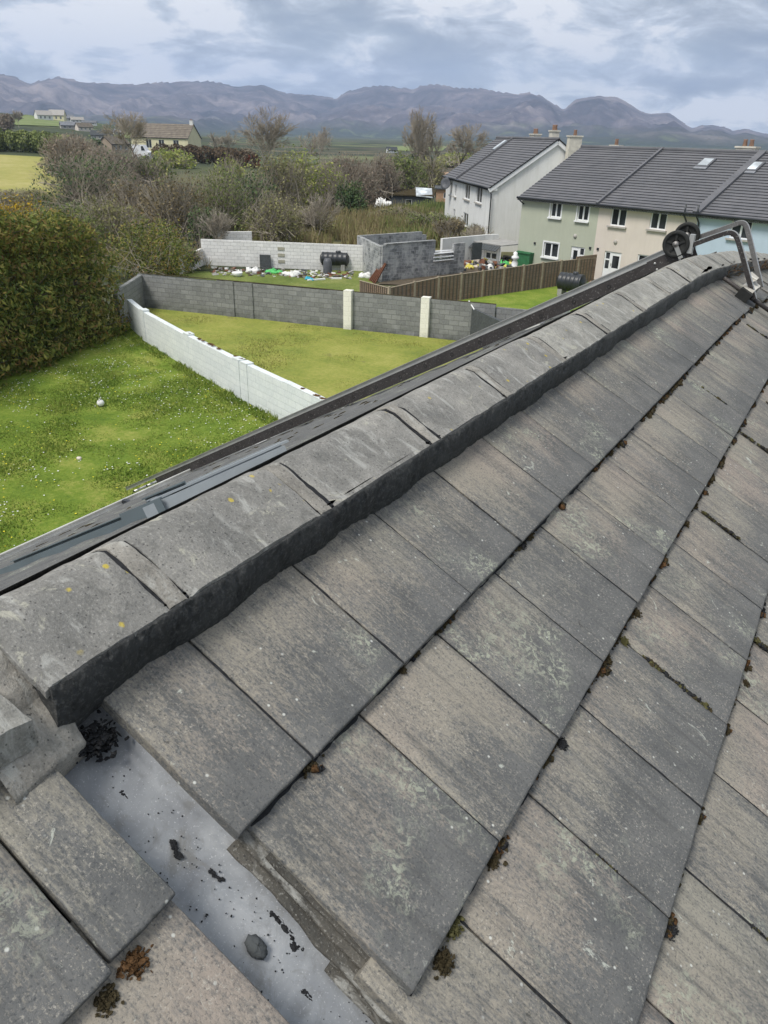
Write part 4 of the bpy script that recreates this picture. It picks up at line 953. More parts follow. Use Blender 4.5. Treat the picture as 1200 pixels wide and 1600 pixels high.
for p, d in ((W[1], W[2]-W[1]), (W[2]+V(.05, 0, 0), W[3]-W[2]), (W[3], W[4]-W[3]), (W[3]-wd_*.55, W[4]-W[3]), (W[4]+wd_*2.4, wd_)):
    b = MB(); pillar(b, p, d, .42, .27, 1.345); b.build('wall_pier', 'white_block', ww)
b = MB(); 
for i in range(26):
    t = rnd.random(); p = W[2]+(WE-W[2])*t; b.blob(p*V(1, 1, 0)+V(0, 0, GZ+1.33), (rnd.uniform(.05, .16), .06, .02), i, 4, .4)
b.build('wall_moss', 'moss_rust', ww)['kind'] = 'stuff'
gw = empty('garden_wall', GC, 'long bare grey concrete block wall behind the yellow lawn', 'wall')
b = MB(); wall_run(b, [GC+V(-.2, 0, 0), GC+GDn*4.2], 1.62, 1.62, .2); wall_run(b, [GC+GDn*4.2, GC+GDn*9.9], 1.66, 1.66, .2); wall_run(b, [GC+GDn*9.9, GE], 1.68, 1.68, .2); b.build('block_wall', 'grey_block', gw)
b = MB(); wall_run(b, [GE+V(0, .1, 0), GE2], 1.55, 1.55, .2); b.build('block_wall', 'grey_block', gw)
for s in (4.9, 5.9): b = MB(); pillar(b, GC+GDn*s, GD, .45, .3, 1.68); b.build('wall_pier', 'grey_block', gw)
gl = MB(); wall_run(gl, [W[0]+V(-.5, -.3, 0), GC+V(-.1, .1, 0)], 1.6, 1.6, .2); gl.build('return_wall', 'grey_block', gw)
b = MB(); wall_run(b, [GC, GE], 0, 0, .2) if False else b.box(((GC+GE)/2)*V(1, 1, 0)+V(0, 0, GZ+1.69), (np.linalg.norm(GE-GC), .12, .02), (GDn, np.cross((0, 0, 1), GDn), V(0, 0, 1))); b.build('wall_top_moss', 'moss', gw)
for px, lb in ((544.5, 'left of the two cream painted pillars on the grey wall'), (664.5, 'right of the two cream painted pillars on the grey wall')):
    p = at(px, 500, (GDn[1], -GDn[0], 0), np.dot((GDn[1], -GDn[0], 0), GC+V(GDn[1], -GDn[0], 0)*.12)); b = MB(); pillar(b, p, GD, .37, .36, 1.76); tag(recenter(b.build('wall_pillar', 'cream_block')), lb, 'pillar', 'cream pillars on the grey wall')
# side wall with white cable beyond the yellow lawn
sp = GC+GDn*16.6; b = MB(); sq = sp+V(2.6, -2.1, 0); wall_run(b, [sp, sq], 1.45, 1.1, .14); o = tag(recenter(b.build('side_panel', 'slate_dark')), 'dark grey panel fence standing out from the end of the grey wall', 'fence')
b = MB(); b.tube([sp+V(-.2, 0, 1.72), sp+V(.35, -.3, 1.30), sp+V(.75, -.55, 1.12), sp+V(1.3, -1.0, 1.10), sp+V(1.9, -1.5, .95)], .028, 6); tag(recenter(b.build('hanging_cable', 'pvc_white')), 'white cable sagging over the dark panel fence', 'cable')
lt = G(835, 530); X = GDn; Y = V(-GDn[1], GDn[0], 0)
sh = empty('lean_to', lt, 'small white edged lean to roof beyond the ladder', 'lean-to')
q1 = G(822, 497, 1.3); q2 = G(871, 467, 1.6); dd = q2-q1; sd = V(.9, -.55, 0)
b = MB(); b.prism([q1, q2, q2+sd, q1+sd], (0, 0, -.03)); b.build('roof_panel', 'grey_board', sh)
b = MB(); b.beam(q1, q2, .09, .1); b.beam(q1+sd*.28+V(0, 0, .02), q2+sd*.28+V(0, 0, .02), .06, .05); b.box(q1+V(-.12, 0, -.12), (.42, .06, .30), (X, Y, V(0, 0, 1))); b.build('barge_board', 'pvc_white', sh)
b = MB(); b.prism([q1*V(1, 1, 0)+V(0, 0, GZ), q2*V(1, 1, 0)+V(0, 0, GZ), q2-V(0, 0, .05), q1-V(0, 0, .05)], sd*.9); b.build('shed_wall', 'plain_render', sh)

fence = empty('timber_fence', F0, 'weathered brown panel fence running from the grey wall to the terrace', 'fence')
FP = [(540, 462, 449.5), (603, 470, 441.5), (645, 470, 438), (682, 470, 432.5), (718, 469.5, 428.5), (750, 465.5, 424.5), (783, 462, 420.5), (814, 457, 416.5), (843, 454.5, 413), (871, 450, 410), (899, 446, 407), (925, 441, 405)]
f0 = G(718, 470); f1 = G(925, 440.5); fd = (f1-f0)/np.linalg.norm(f1-f0); fn = (fd[1], -fd[0], 0)
Q = []
for px, pb, pt in FP[4:]: 
    q = at(px, pb, fn, np.dot(fn, f0)); q[2] = GZ; Q.append(q)
stp = (Q[-1]-Q[0])/(len(Q)-1); 
Q = [Q[0]+stp*k for k in range(-3, len(Q))]
Q = [G(541, 463)+V(.3, .9, 0)] + [q for q in Q]
hs = [.75, 1.12, 1.25, 1.36]+[1.40, 1.42, 1.44, 1.46, 1.50, 1.50, 1.48, 1.45]
for i in range(len(Q)-1):
    p, q = Q[i], Q[i+1]; L = np.linalg.norm(q-p); X = (q-p)/L; Y = np.cross((0, 0, 1), X); b = MB(); n = max(4, int(round(L/.30)))
    ha, hb_ = hs[min(i, 10)], hs[min(i+1, 11)]
    for r in range(11):                                   # overlapping waney boards
        for side in (0,):
            z0 = r/11; za = GZ+.04+z0*(ha-.04); zb = GZ+.04+z0*(hb_-.04); da = (ha)/11*1.12
            A = p*V(1, 1, 0)+V(0, 0, za); B_ = q*V(1, 1, 0)+V(0, 0, zb); o_ = Y*(-.012)
            b.add([A+o_*1.6, B_+o_*1.6, B_+V(0, 0, da), A+V(0, 0, da), A-o_, B_-o_], [(0, 1, 2, 3), (4, 3, 2, 5), (0, 4, 5, 1)], [[(i*3+r*7.3, r), (i*3+L+r*7.3, r), (i*3+L+r*7.3, r+.4), (i*3+r*7.3, r+.4)], [(0, 0)]*4, [(0, 0)]*4])
    for k in range(1, n):
        c = p+(q-p)*k/n; h = ha+(hb_-ha)*k/n; b.box(c*V(1, 1, 0)+V(0, 0, GZ+h/2)-Y*.035, (.06, .025, h), (X, Y, V(0, 0, 1)), mi=1)
    b.build('fence_panel', ['timber', 'bark'], fence)
    b = MB(); b.beam(p*V(1, 1, 0)+V(0, 0, GZ+ha+.015), q*V(1, 1, 0)+V(0, 0, GZ+hb_+.015), .07, .03); b.build('capping', 'post', fence)
for i, q in enumerate(Q[1:-1]):
    b = MB(); b.box(q*V(1, 1, 0)+V(0, 0, GZ+(hs[i+1]+.08)/2), (.12, .12, hs[i+1]+.08), (fd, np.cross((0, 0, 1), fd), V(0, 0, 1))); b.build('fence_post', 'post', fence)
b = MB(); pe = Q[-1]; b.box(pe*V(1, 1, 0)+V(0, 0, GZ+.85)-fd*.9+V(0, 0, 0), (2.0, .06, 1.62), (fd, np.cross((0, 0, 1), fd), V(0, 0, 1))); b.build('fence_panel', 'timber', fence)['label'] = 'taller darker end panel at the house'

# white block wall at the back of the yard
yw_ = empty('yard_wall', YB2, 'white flaking block wall behind the rubble in the yard', 'wall')
ywD = (YB-YB2)/np.linalg.norm(YB-YB2)
b = MB(); hA = hgt(YB2, 385.5); hB = hgt(YB, 383)
wall_run(b, [YB2, YB+ywD*.5], hB, hB, .2); b.build('block_wall', 'yard_block', yw_)
b = MB(); wall_run(b, [G(283, 430), YB2], 1.05, 1.2, .2); b.build('return_wall', 'yard_block', yw_)
for i, z in enumerate((.32, .72, 1.12)):
    c = at(439.5, 400, np.cross(ywD, (0, 0, 1)), np.dot(np.cross(ywD, (0, 0, 1)), YB2)+.11); b = MB(); b.box(c*V(1, 1, 0)+V(0, 0, GZ+z+.12), (.45, .03, .20), (ywD, np.cross((0, 0, 1), ywD), V(0, 0, 1))); b.build('bare_block', 'patch_block', yw_)
o = MB(); a_ = G(345, 405)+V(-2, 2, 0); e_ = G(400, 404)+V(-2, 2, 0); wall_run(o, [a_, e_], 1.5, 1.9, .3); tag(recenter(o.build('broken_wall', 'yard_block')), 'broken pale wall stump rising behind the left end of the white yard wall', 'wall')
# roofless block store
ru = empty('ruined_store', G(593, 440), 'roofless dark block store with a stepped broken top', 'ruin')
rc_ = G(595, 441); rl = G(560, 419); rr = G(722, 427); fx = (rr-rc_); Lf = np.linalg.norm(fx); fx /= Lf; sx = (rl-rc_); Ls = np.linalg.norm(sx); sx /= Ls
rh = hgt(rc_, 383); bh_ = hgt(rl, 368)
b = MB(); wall_run(b, [rc_, rc_+fx*Lf*.62], rh, rh, .22); wall_run(b, [rc_+fx*Lf*.62, rc_+fx*Lf*.86], rh*.42, rh*.42, .22); wall_run(b, [rc_+fx*Lf*.86, rr], hgt(rr, 379), hgt(rr, 379), .24)
b.box(rc_*V(1, 1, 0)+fx*Lf*.33+V(0, 0, GZ+rh+.04), (Lf*.58, .30, .07), (fx, np.cross((0, 0, 1), fx), V(0, 0, 1))); b.build('front_wall', 'ruin_block', ru)
b = MB(); wall_run(b, [rc_, rl], bh_, bh_, .22); b.build('side_wall', 'ruin_block', ru)
b = MB(); wall_run(b, [rl, rl+fx*Lf*.80], bh_, bh_, .22); wall_run(b, [rl+fx*Lf*.80, rl+fx*Lf*.86], bh_-.22, bh_-.22, .22); wall_run(b, [rl+fx*Lf*.86, rl+fx*Lf*.93], bh_-.66, bh_-.66, .22); b.build('back_wall', 'ruin_block', ru)
for k in range(6):
    b = MB(); c = rc_+fx*Lf*.735+sx*.25*(k % 2); c = c*V(1, 1, 0)+V(0, 0, GZ+rh*.42+.08+.13*k*.8); b.box(c, (Lf*.25, .5-.05*k, .045), (fx, sx, V(0, 0, 1)), jit=.02); tag(recenter(b.build('stacked_sheet', ['pvc_white', 'green_plastic', 'pvc_white', 'concrete', 'pvc_white', 'pvc_white'][k])), ['lowest white', 'dark green', 'second white', 'grey', 'upper white', 'topmost white'][k]+' sheet of the stack in the ruined store opening', 'sheet', 'sheets stacked in the ruined store')
o2 = G(690, 408); b = MB(); wall_run(b, [G(688, 414), G(756, 406), G(775, 405)], 1.75, 1.75, .2)
tag(recenter(b.build('yard_wall', 'white_render')), 'stained off white wall between the block store and the white house', 'wall')
b = MB(); c = G(743, 416); b.box(c*V(1, 1, 0)+V(0, 0, GZ+1.0), (.95, .05, 1.1), (fx, np.cross((0, 0, 1), fx), V(0, 0, 1))); tag(recenter(b.build('shuttered_opening', 'slate_dark')), 'dark square shuttered opening in the off white wall', 'shutter')

# ------------------------------------------------------------------ houses
def rowroof(b, A, X, YH, L, run, rise, over=.25, n=18, step=.06, mi=0, edge=1, th=.12):
    """one sloping plane: A eave start, X along the eave, YH horizontal direction up the slope"""
    X = np.array(X); YH = np.array(YH); sl_ = rise/run; e0 = -over
    for k in range(n):
        r0 = e0+(run-e0)*k/n; r1 = e0+(run-e0)*(k+1)/n
        def P_(r, h): return A+YH*r+V(0, 0, r*sl_+h)
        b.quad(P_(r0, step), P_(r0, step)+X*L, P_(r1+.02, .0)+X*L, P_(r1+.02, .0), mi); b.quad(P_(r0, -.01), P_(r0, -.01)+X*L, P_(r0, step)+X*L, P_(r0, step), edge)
    e1 = A+YH*e0+V(0, 0, e0*sl_-.02); r_ = A+YH*run+V(0, 0, rise-.02)
    b.add([e1, e1+X*L, r_+X*L, r_, e1-V(0, 0, th), e1+X*L-V(0, 0, th), r_+X*L-V(0, 0, th), r_-V(0, 0, th)], [(4, 5, 6, 7), (0, 1, 5, 4), (0, 4, 7, 3), (1, 2, 6, 5)], None, edge)
def facade(b, A, X, L, H, holes, depth=.13, mi=0):
    """wall face with openings: A base start, X along; holes (x0,x1,z0,z1)"""
    X = np.array(X, float); N_ = np.cross(X, (0, 0, 1)); N_ /= np.linalg.norm(N_); xs = sorted({0, L}|{h[0] for h in holes}|{h[1] for h in holes}); zs = sorted({0, H}|{h[2] for h in holes}|{h[3] for h in holes})
    P_ = lambda x, z: A+X*x+V(0, 0, z)
    for a, c in zip(xs[:-1], xs[1:]):
        for d, e in zip(zs[:-1], zs[1:]):
            mx, mz = (a+c)/2, (d+e)/2
            if any(h[0] < mx < h[1] and h[2] < mz < h[3] for h in holes): continue
            b.quad(P_(a, d), P_(c, d), P_(c, e), P_(a, e), mi, [(a, d), (c, d), (c, e), (a, e)])
    D = -N_*depth
    for x0, x1, z0, z1 in holes:
        for p, q in (((x0, z0), (x0, z1)), ((x1, z1), (x1, z0)), ((x0, z1), (x1, z1)), ((x1, z0), (x0, z0))):
            b.quad(P_(*p), P_(*q), P_(*q)+D, P_(*p)+D, mi)
    return N_
def window(parent, A, X, N_, h, kind=2, sill='sill_grey', depth=.09, name='window', glass='window_glass', surround=None):
    x0, x1, z0, z1 = h; X = np.array(X); w = .07; Z = V(0, 0, 1)
    c = lambda x, z, d=0: A+X*x+Z*z-N_*(depth-d)
    b = MB(); ax = (X, N_, Z)
    for z in (z0+w/2, z1-w/2): b.box(c((x0+x1)/2, z), (x1-x0, .07, w), ax)
    bars = [x0+w/2, x1-w/2]+([(x0+x1)/2+.0] if kind == 2 else [])+([x0+(x1-x0)*.36] if kind == 3 else [])
    for x in bars: b.box(c(x, (z0+z1)/2), (w if kind != 2 or x in (x0+w/2, x1-w/2) else .10, .072, z1-z0-2*w), ax)
    if kind == 3: b.box(c(x0+(x1-x0)*.18, z0+(z1-z0)*.68), ((x1-x0)*.36-w, .070, w), ax)
    fr = b.build(name, 'pvc_white', parent)
    b = MB(); b.box(c((x0+x1)/2, (z0+z1)/2, -.012), (x1-x0-w, .012, z1-z0-w), ax); b.build('pane', glass, fr)
    if sill: b = MB(); b.box(A+X*(x0+x1)/2+Z*(z0-.05)+N_*.03, (x1-x0+.24, .22, .09), ax); b.build('sill', sill, fr)
    if surround:
        b = MB(); s = .09
        for x in (x0-s/2, x1+s/2): b.box(A+X*x+Z*(z0+z1)/2+N_*.012, (s, .035, z1-z0+2*s), ax)
        b.box(A+X*(x0+x1)/2+Z*(z1+s/2)+N_*.010, (x1-x0, .03, s), ax); b.build('surround', surround, fr)
    return fr
def door(parent, A, X, N_, h, side=0):
    x0, x1, z0, z1 = h; X = np.array(X); Z = V(0, 0, 1); ax = (X, N_, Z); c = lambda x, z, d=0: A+X*x+Z*z-N_*(.09-d)
    b = MB(); w = .08
    sx0, sx1 = (x0, x0+.42) if side < 0 else (x1-.42, x1); dx0, dx1 = (x0+.42, x1) if side < 0 else (x0, x1-.42)
    for x in (x0+w/2, x1-w/2, (sx1 if side < 0 else sx0)): b.box(c(x, (z0+z1)/2), (w, .08, z1-z0), ax)
    b.box(c((x0+x1)/2, z1-w/2), (x1-x0, .078, w), ax); b.box(c((sx0+sx1)/2, z0+(z1-z0)*.72), (.40, .078, w), ax); b.box(c((sx0+sx1)/2, z0+.35), (.40, .07, .75), ax)
    b.box(c((dx0+dx1)/2, z0+.40), (dx1-dx0-.02, .05, .80), ax)
    for x in (dx0+.10, dx1-.10): b.box(c(x, (z0+z1)/2, .004), (.12, .05, z1-z0-.1), ax)
    b.box(c((dx0+dx1)/2, z1-.15, .002), (dx1-dx0-.1, .05, .16), ax)
    d_ = b.build('door', 'pvc_white', parent)
    b = MB(); b.box(c((dx0+dx1)/2, z0+1.35, -.02), (dx1-dx0-.1, .02, 1.2), ax); b.box(c((sx0+sx1)/2, z0+(z1-z0)*.60, -.02), (.36, .02, 1.3), ax); b.build('pane', 'window_glass', d_)
    b = MB(); b.box(c(dx0+.12 if side > 0 else dx0+.12, z0+1.0, .05), (.03, .05, .16), ax); b.build('handle', 'aluminium', d_)

TX = G(1200, 340, 4.61)-G(817, 305, 4.61); TX[2] = 0; TX /= np.linalg.norm(TX); TA = G(817, 305, 4.61)*V(1, 1, 0)+V(0, 0, GZ)
TN = np.cross(TX, (0, 0, 1)); TY = -TN
def fp(px, py):                                            # point of the terrace front -> along, up
    p = at(px, py, TN, np.dot(TN, TA)); return float(np.dot(p-TA, TX)), float(p[2]-GZ)
def hole(pxs):                                             # four corner pixels -> rectangle
    q = [fp(*p) for p in pxs]; return ((q[0][0]+q[3][0])/2, (q[1][0]+q[2][0])/2, (q[2][1]+q[3][1])/2, (q[0][1]+q[1][1])/2)
EH, RUN, RISE = 4.61, 6.07, 3.01
def terrace(x0, x1, mat, label, wins, doors, first=False, last=False, sill='sill_grey', surround=None, glazing=()):
    e = empty('terraced_house', TA+TX*(x0+x1)/2, label, 'house', 'painted terraced houses')
    b = MB(); A = TA+TX*x0; N_ = facade(b, A, TX, x1-x0, EH, [(h[0]-x0, h[1]-x0, h[2], h[3]) for h in wins+doors])
    back = A+TY*RUN*2
    b.quad(back, back+TX*(x1-x0), back+TX*(x1-x0)+V(0, 0, EH), back+V(0, 0, EH))
    for xx in (0.0, x1-x0): b.quad(A+TX*xx, back+TX*xx, back+TX*xx+V(0, 0, EH), A+TX*xx+V(0, 0, EH))
    for x in ([x0] if first else [])+([x1] if last else []):
        p = TA+TX*x; b.add([p+TY*RUN*2+V(0, 0, EH), p+TY*RUN+V(0, 0, EH+RISE-.06), p+V(0, 0, EH)], [(0, 1, 2)])
    b.build('wall', mat, e)
    for h in wins: window(e, A, TX, TN, (h[0]-x0, h[1]-x0, h[2], h[3]), 2, sill=sill, surround=surround)
    for h in doors: door(e, A, TX, TN, (h[0]-x0, h[1]-x0, h[2], h[3]), side=-1 if mat == 'beige_render' else 1)
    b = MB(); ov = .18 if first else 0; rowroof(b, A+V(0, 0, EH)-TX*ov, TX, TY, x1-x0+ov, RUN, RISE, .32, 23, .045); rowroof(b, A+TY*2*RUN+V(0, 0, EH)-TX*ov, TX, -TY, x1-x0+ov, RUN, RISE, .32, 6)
    rf = b.build('roof', ['far_roof', 'edge_lap_shade'], e)
    b = MB(); b.tube([A+TY*RUN+V(0, 0, EH+RISE+.03)-TX*ov, A+TY*RUN+V(0, 0, EH+RISE+.03)+TX*(x1-x0)], .13, 8); b.build('ridge_tiles', 'far_roof', rf)
    b = MB(); f = A-TY*.30+V(0, 0, EH-.20); b.beam(f-TX*ov, f+TX*(x1-x0), .04, .20); b.beam(f-TX*ov+TY*.16-V(0, 0, .09), f+TX*(x1-x0)+TY*.16-V(0, 0, .09), .30, .02); b.build('fascia', 'pvc_white', e)
    b = MB(); g0 = A-TY*.37+V(0, 0, EH-.13); b.tube([g0-TX*ov, g0+TX*(x1-x0)], .07, 8); b.build('gutter', 'black_plastic', e)
    for (px, py) in glazing:
        n2 = np.cross(TX, TY*RUN+V(0, 0, RISE)); n2 /= np.linalg.norm(n2); n2 = n2 if n2[2] > 0 else -n2; d0 = np.dot(n2, TA+V(0, 0, EH+.08)); p = at(px, py, n2, d0); U = (TY*RUN+V(0, 0, RISE)); U /= np.linalg.norm(U)
        b = MB(); b.box(p, (.82, 1.05, .12), (TX, U, n2)); rw = b.build('roof_window', 'far_roof', rf)
        b = MB(); b.box(p+n2*.065, (.62, .82, .03), (TX, U, n2)); b.build('pane', 'sky_glass', rf)
        b = MB(); b.box(p-U*.64+n2*.0, (.82, .22, .07), (TX, U, n2)); b.build('flashing', 'grey_board', rf)
    return e, rf
S0 = fp(937, 322)[0]; S1 = fp(1092, 333)[0]
gwins = [hole([(862, 314), (878, 316), (876, 341), (859, 338.5)]), hole([(904, 318), (921, 320), (919, 346), (901, 344)]), hole([(851, 378), (873, 381), (871, 404), (848, 400)])]
gdoor = [hole([(894, 385), (914, 387), (910, 420), (888, 416)])]
gdoor = [(gdoor[0][0], gdoor[0][1], .05, gdoor[0][3])]
e1, rf1 = terrace(0.0, S0, 'green_render', 'sage green end terrace house with white framed windows', gwins, gdoor, first=True, sill='pvc_white', surround='pvc_white')
bwins = [hole([(956, 324), (980, 327), (977, 355), (953, 352)]), hole([(1018, 330), (1043, 333), (1040, 361), (1014, 357)]), hole([(997, 398), (1032, 401), (1030, 424), (993, 422)])]
bdoor = [hole([(944, 392), (971, 395), (965, 441), (940, 438)])]; bdoor = [(bdoor[0][0], bdoor[0][1], .05, bdoor[0][3])]
e2, rf2 = terrace(S0, S1, 'beige_render', 'pale beige middle terrace house with one roof window and a white door', bwins, bdoor, glazing=[(1103, 254.5)])
lw = hole([(1144, 341), (1176, 345), (1172, 376), (1139, 371)])
e3, rf3 = terrace(S1, S1+7.6, 'blue_render', 'sky blue terrace house with a roof window behind the ladder hook', [lw, (lw[0]+3.0, lw[1]+3.0, lw[2], lw[3]), (lw[0], lw[1], .9, 2.0)], [], last=True, glazing=[(1178, 260.5)])
for x, rf in ((S0, rf2), (S1, rf3)):                       # raised verge strips between the houses
    b = MB(); a = TA+TX*x-TY*.33+V(0, 0, EH-.06); c = TA+TX*x+TY*RUN+V(0, 0, EH+RISE+.10)
    w = .16 if x == S0 else .42; b.beam(a, c, w, .16); b.build('party_verge', 'far_roof', rf)
def lamp(px, py, e):
    x, z = fp(px, py); b = MB(); b.lathe(TA+TX*x+V(0, 0, z)+TN*.0, TN, [(0, .13), (.06, .12), (.08, .06), (.1, 0)], 12); b.build('wall_lamp', 'sill_grey', e)
lamp(899, 369, e1); lamp(962, 378, e2)
for (px, py, e) in ((934.5, 389, e2), (922.5, 387.5, e1), (836, 380, e1)):
    x, z = fp(px, py); b = MB(); b.box(TA+TX*x+V(0, 0, z)+TN*.03, (.14, .07, .14), (TX, TN, V(0, 0, 1))); b.build('vent', 'black_plastic', e)
b = MB(); p = TA-TX*.05+TN*.3+V(0, 0, EH-.25); b.tube([p, p+TX*.12-TN*.12+V(0, 0, -.15), p+TX*.3-TN*.22+V(0, 0, -.3)], .045, 8); b.build('downpipe', 'black_plastic', e1)
for dx, e in ((-.65, e2), (.12, e3)):
    b = MB(); p = TA+TX*(S1+dx)+TN*.38+V(0, 0, EH+.35); b.tube([p, p+V(0, 0, -.62), p-TN*.26+TX*.05+V(0, 0, -.95), p-TN*.28+TX*.04+V(0, 0, -4.9)], .05, 8); b.build('downpipe', 'black_plastic', e)
def chimney(name, p, w, d, h, X, Y, parent, pots=2, mat='chimney_render'):
    b = MB(); Z = V(0, 0, 1); b.box(p+Z*h/2, (w, d, h), (X, Y, Z)); b.box(p+Z*(h+.05), (w+.12, d+.12, .10), (X, Y, Z)); o = b.build(name, mat, parent)
    for k in range(pots):
        b = MB(); b.lathe(p+X*((k-(pots-1)/2)*.42)+Z*(h+.10), Z, [(0, .12), (.02, .14), (.30, .11), (.34, .13), (.38, .13), (.38, .09), (.1, .08)], 12); b.build('chimney_pot', 'terracotta', o)
    return o
rl0 = TA+TY*RUN+V(0, 0, EH+RISE-.3)
def ridx(px, py): n_ = TY; p = at(px, py, n_, np.dot(n_, rl0+TY*1.2)); return float(np.dot(p-rl0, TX))
chimney('chimney', rl0+TY*1.6+TX*ridx(958, 225), .7, .45, .40, TX, TY, rf1, 1); chimney('chimney', rl0+TY*1.3+TX*ridx(1166, 235), 1.25, .5, .55, TX, TY, rf2, 2)

# white semi-detached pair on the left, gable towards us
WC = G(770, 290, 4.8)*V(1, 1, 0)+V(0, 0, GZ); wl = G(698, 272, 4.8); WX = wl-G(770, 290, 4.8); WL = float(np.linalg.norm(WX)); WX /= WL; WGd = V(WX[1], -WX[0], 0)
wap = at(872, 218, WX, np.dot(WX, WC)); WRUN = float(np.dot(wap-WC, WGd)); WRISE = float(wap[2]-GZ-4.8)
WN = np.cross(-WX, (0, 0, 1)); 
if np.dot(WN, CAM-WC) < 0: WN = -WN
def wfp(px, py): p = at(px, py, WGd, np.dot(WGd, WC)); return float(np.dot(p-WC, WX)), float(p[2]-GZ)
print('white house', WC, 'len', WL, 'run', WRUN, 'rise', WRISE)
party = wfp(718, 279)[0]
def semi(x0, x1, label, wins, gable_front, gable_back, mat='white_render'):
    e = empty('semi_detached_house', WC+WX*(x0+x1)/2, label, 'house'); A = WC+WX*x1
    b = MB(); facade(b, A, -WX, x1-x0, 4.8, [(x1-h[1], x1-h[0], h[2], h[3]) for h in wins])
    bk = WC+WX*x0+WGd*WRUN*2; b.quad(bk, bk+WX*(x1-x0), bk+WX*(x1-x0)+V(0, 0, 4.8), bk+V(0, 0, 4.8))
    for xx in (x0+.02, x1-.02): p = WC+WX*xx; b.quad(p, p+WGd*WRUN*2, p+WGd*WRUN*2+V(0, 0, 4.8), p+V(0, 0, 4.8))
    b.build('wall', mat, e)
    for fl, x in ((gable_front, x0), (gable_back, x1)):
        if fl:
            p = WC+WX*x; b = MB(); b.add([p, p+WGd*WRUN*2, p+WGd*WRUN*2+V(0, 0, 4.8), p+WGd*WRUN+V(0, 0, 4.8+WRISE-.12), p+V(0, 0, 4.8)], [(0, 1, 2, 3, 4)]); b.build('gable_wall', 'grey_render', e)
    for h in wins: window(e, A, -WX, -WGd, (x1-h[1], x1-h[0], h[2], h[3]), 2)
    b = MB(); o0 = .12 if gable_front else 0; st = WC+WX*(x0-o0)+V(0, 0, 4.8); rowroof(b, st, WX, WGd, x1-x0+o0, WRUN, WRISE, .3, 21, .045); rowroof(b, st+WGd*2*WRUN, WX, -WGd, x1-x0+o0, WRUN, WRISE, .3, 8); rf = b.build('roof', ['far_roof', 'edge_lap_shade'], e)
    b = MB(); b.tube([WC+WX*(x0-o0)+WGd*WRUN+V(0, 0, 4.83+WRISE), WC+WX*x1+WGd*WRUN+V(0, 0, 4.83+WRISE)], .13, 8); b.build('ridge_tiles', 'far_roof', rf)
    b = MB(); f = WC+WX*x0-WGd*.36+V(0, 0, 4.62); b.tube([f-WX*.1, f+WX*(x1-x0)], .07, 8); b.build('gutter', 'black_plastic', e)
    if gable_front:
        p = WC-WX*.13; b = MB()
        for s_ in (0, 1):
            a = p+WGd*(-.3 if s_ == 0 else 2*WRUN+.3)+V(0, 0, 4.8-.3*WRISE/WRUN-.16); c = p+WGd*WRUN+V(0, 0, 4.8+WRISE-.17); b.beam(a, c, .05, .30)
        b.prism([p+WGd*-.3+V(0, 0, 4.45), p+WGd*.35+V(0, 0, 4.45), p+WGd*.35+V(0, 0, 4.95), p+WGd*-.3+V(0, 0, 4.62)], WX*.13); b.build('barge_board', 'pvc_white', e)
        b = MB()
        for s_ in (0, 1):
            a = p-WX*.03+WGd*(-.3 if s_ == 0 else 2*WRUN+.3)+V(0, 0, 4.8-.3*WRISE/WRUN+.03); c = p-WX*.03+WGd*WRUN+V(0, 0, 4.8+WRISE+.03); b.beam(a, c, .06, .08)
        b.build('verge_trim', 'edge_lap_shade', rf)
        b = MB(); q = WC-WGd*.3+WX*.08+V(0, 0, 4.55); b.tube([q, q+WGd*.2-WX*.22+V(0, 0, -.35), q+WGd*.2-WX*.22+V(0, 0, -4.5)], .05, 8); b.build('downpipe', 'black_plastic', e)
    return e, rf
def wh(px0, pt0, px1, pt1, dz):                             # window seen between two columns
    a = wfp(px0, pt0); c = wfp(px1, pt1); z1 = (a[1]+c[1])/2; return (min(a[0], c[0]), max(a[0], c[0]), z1-dz, z1)
w1 = [wh(727, 287, 735, 289, 1.2), wh(745, 291, 754, 293, 1.2), wh(739, 349, 749, 352, 1.2)]
print('wins', w1, party)
w1 = [(max(.3, a), b_, c, d) for a, b_, c, d in w1]; w1[2] = (w1[2][0], w1[2][1], max(.5, w1[2][2]), w1[2][3]); w1.append((w1[0][0], w1[0][1], 1.0, 2.1))
s1, srf1 = semi(0, party, 'white semi detached house with its grey stained gable towards the terrace', w1, True, False)
s2, srf2 = semi(party, WL, 'far half of the white semi with a satellite dish and roof window', [(party+1.0, party+1.9, 3.1, 4.2), (party+1.0, party+1.9, .9, 2.0), (party+3.2, party+3.9, 3.1, 4.2)], False, True)
b = MB(); b.beam(WC+WX*party-WGd*.3+V(0, 0, 4.75), WC+WX*party+WGd*WRUN+V(0, 0, 4.9+WRISE), .2, .14); b.build('party_verge', 'far_roof', srf2)
n2 = np.cross(WX, WGd*WRUN+V(0, 0, WRISE)); n2 /= np.linalg.norm(n2); n2 = n2 if n2[2] > 0 else -n2; p = at(781, 227, n2, np.dot(n2, WC+V(0, 0, 4.9))); U = WGd*WRUN+V(0, 0, WRISE); U /= np.linalg.norm(U); b = MB(); b.box(p, (.8, 1.3, .16), (WX, U, n2)); b.build('roof_window', 'sky_glass', srf2)
for px, py, par, w, h in ((865, 216, srf1, .75, 1.05), (836, 214, srf2, 1.3, .8)):
    p = at(px, py+2, WGd, np.dot(WGd, WC+WGd*(WRUN+.7))); chimney('chimney', p*V(1, 1, 0)+V(0, 0, GZ+4.8+WRISE-.5), w, .6, h, WX, WGd, par, 2)
p = WC+WGd*WRUN*1.75-WX*.5; q = at(897, 225, WX, np.dot(WX, p)); 
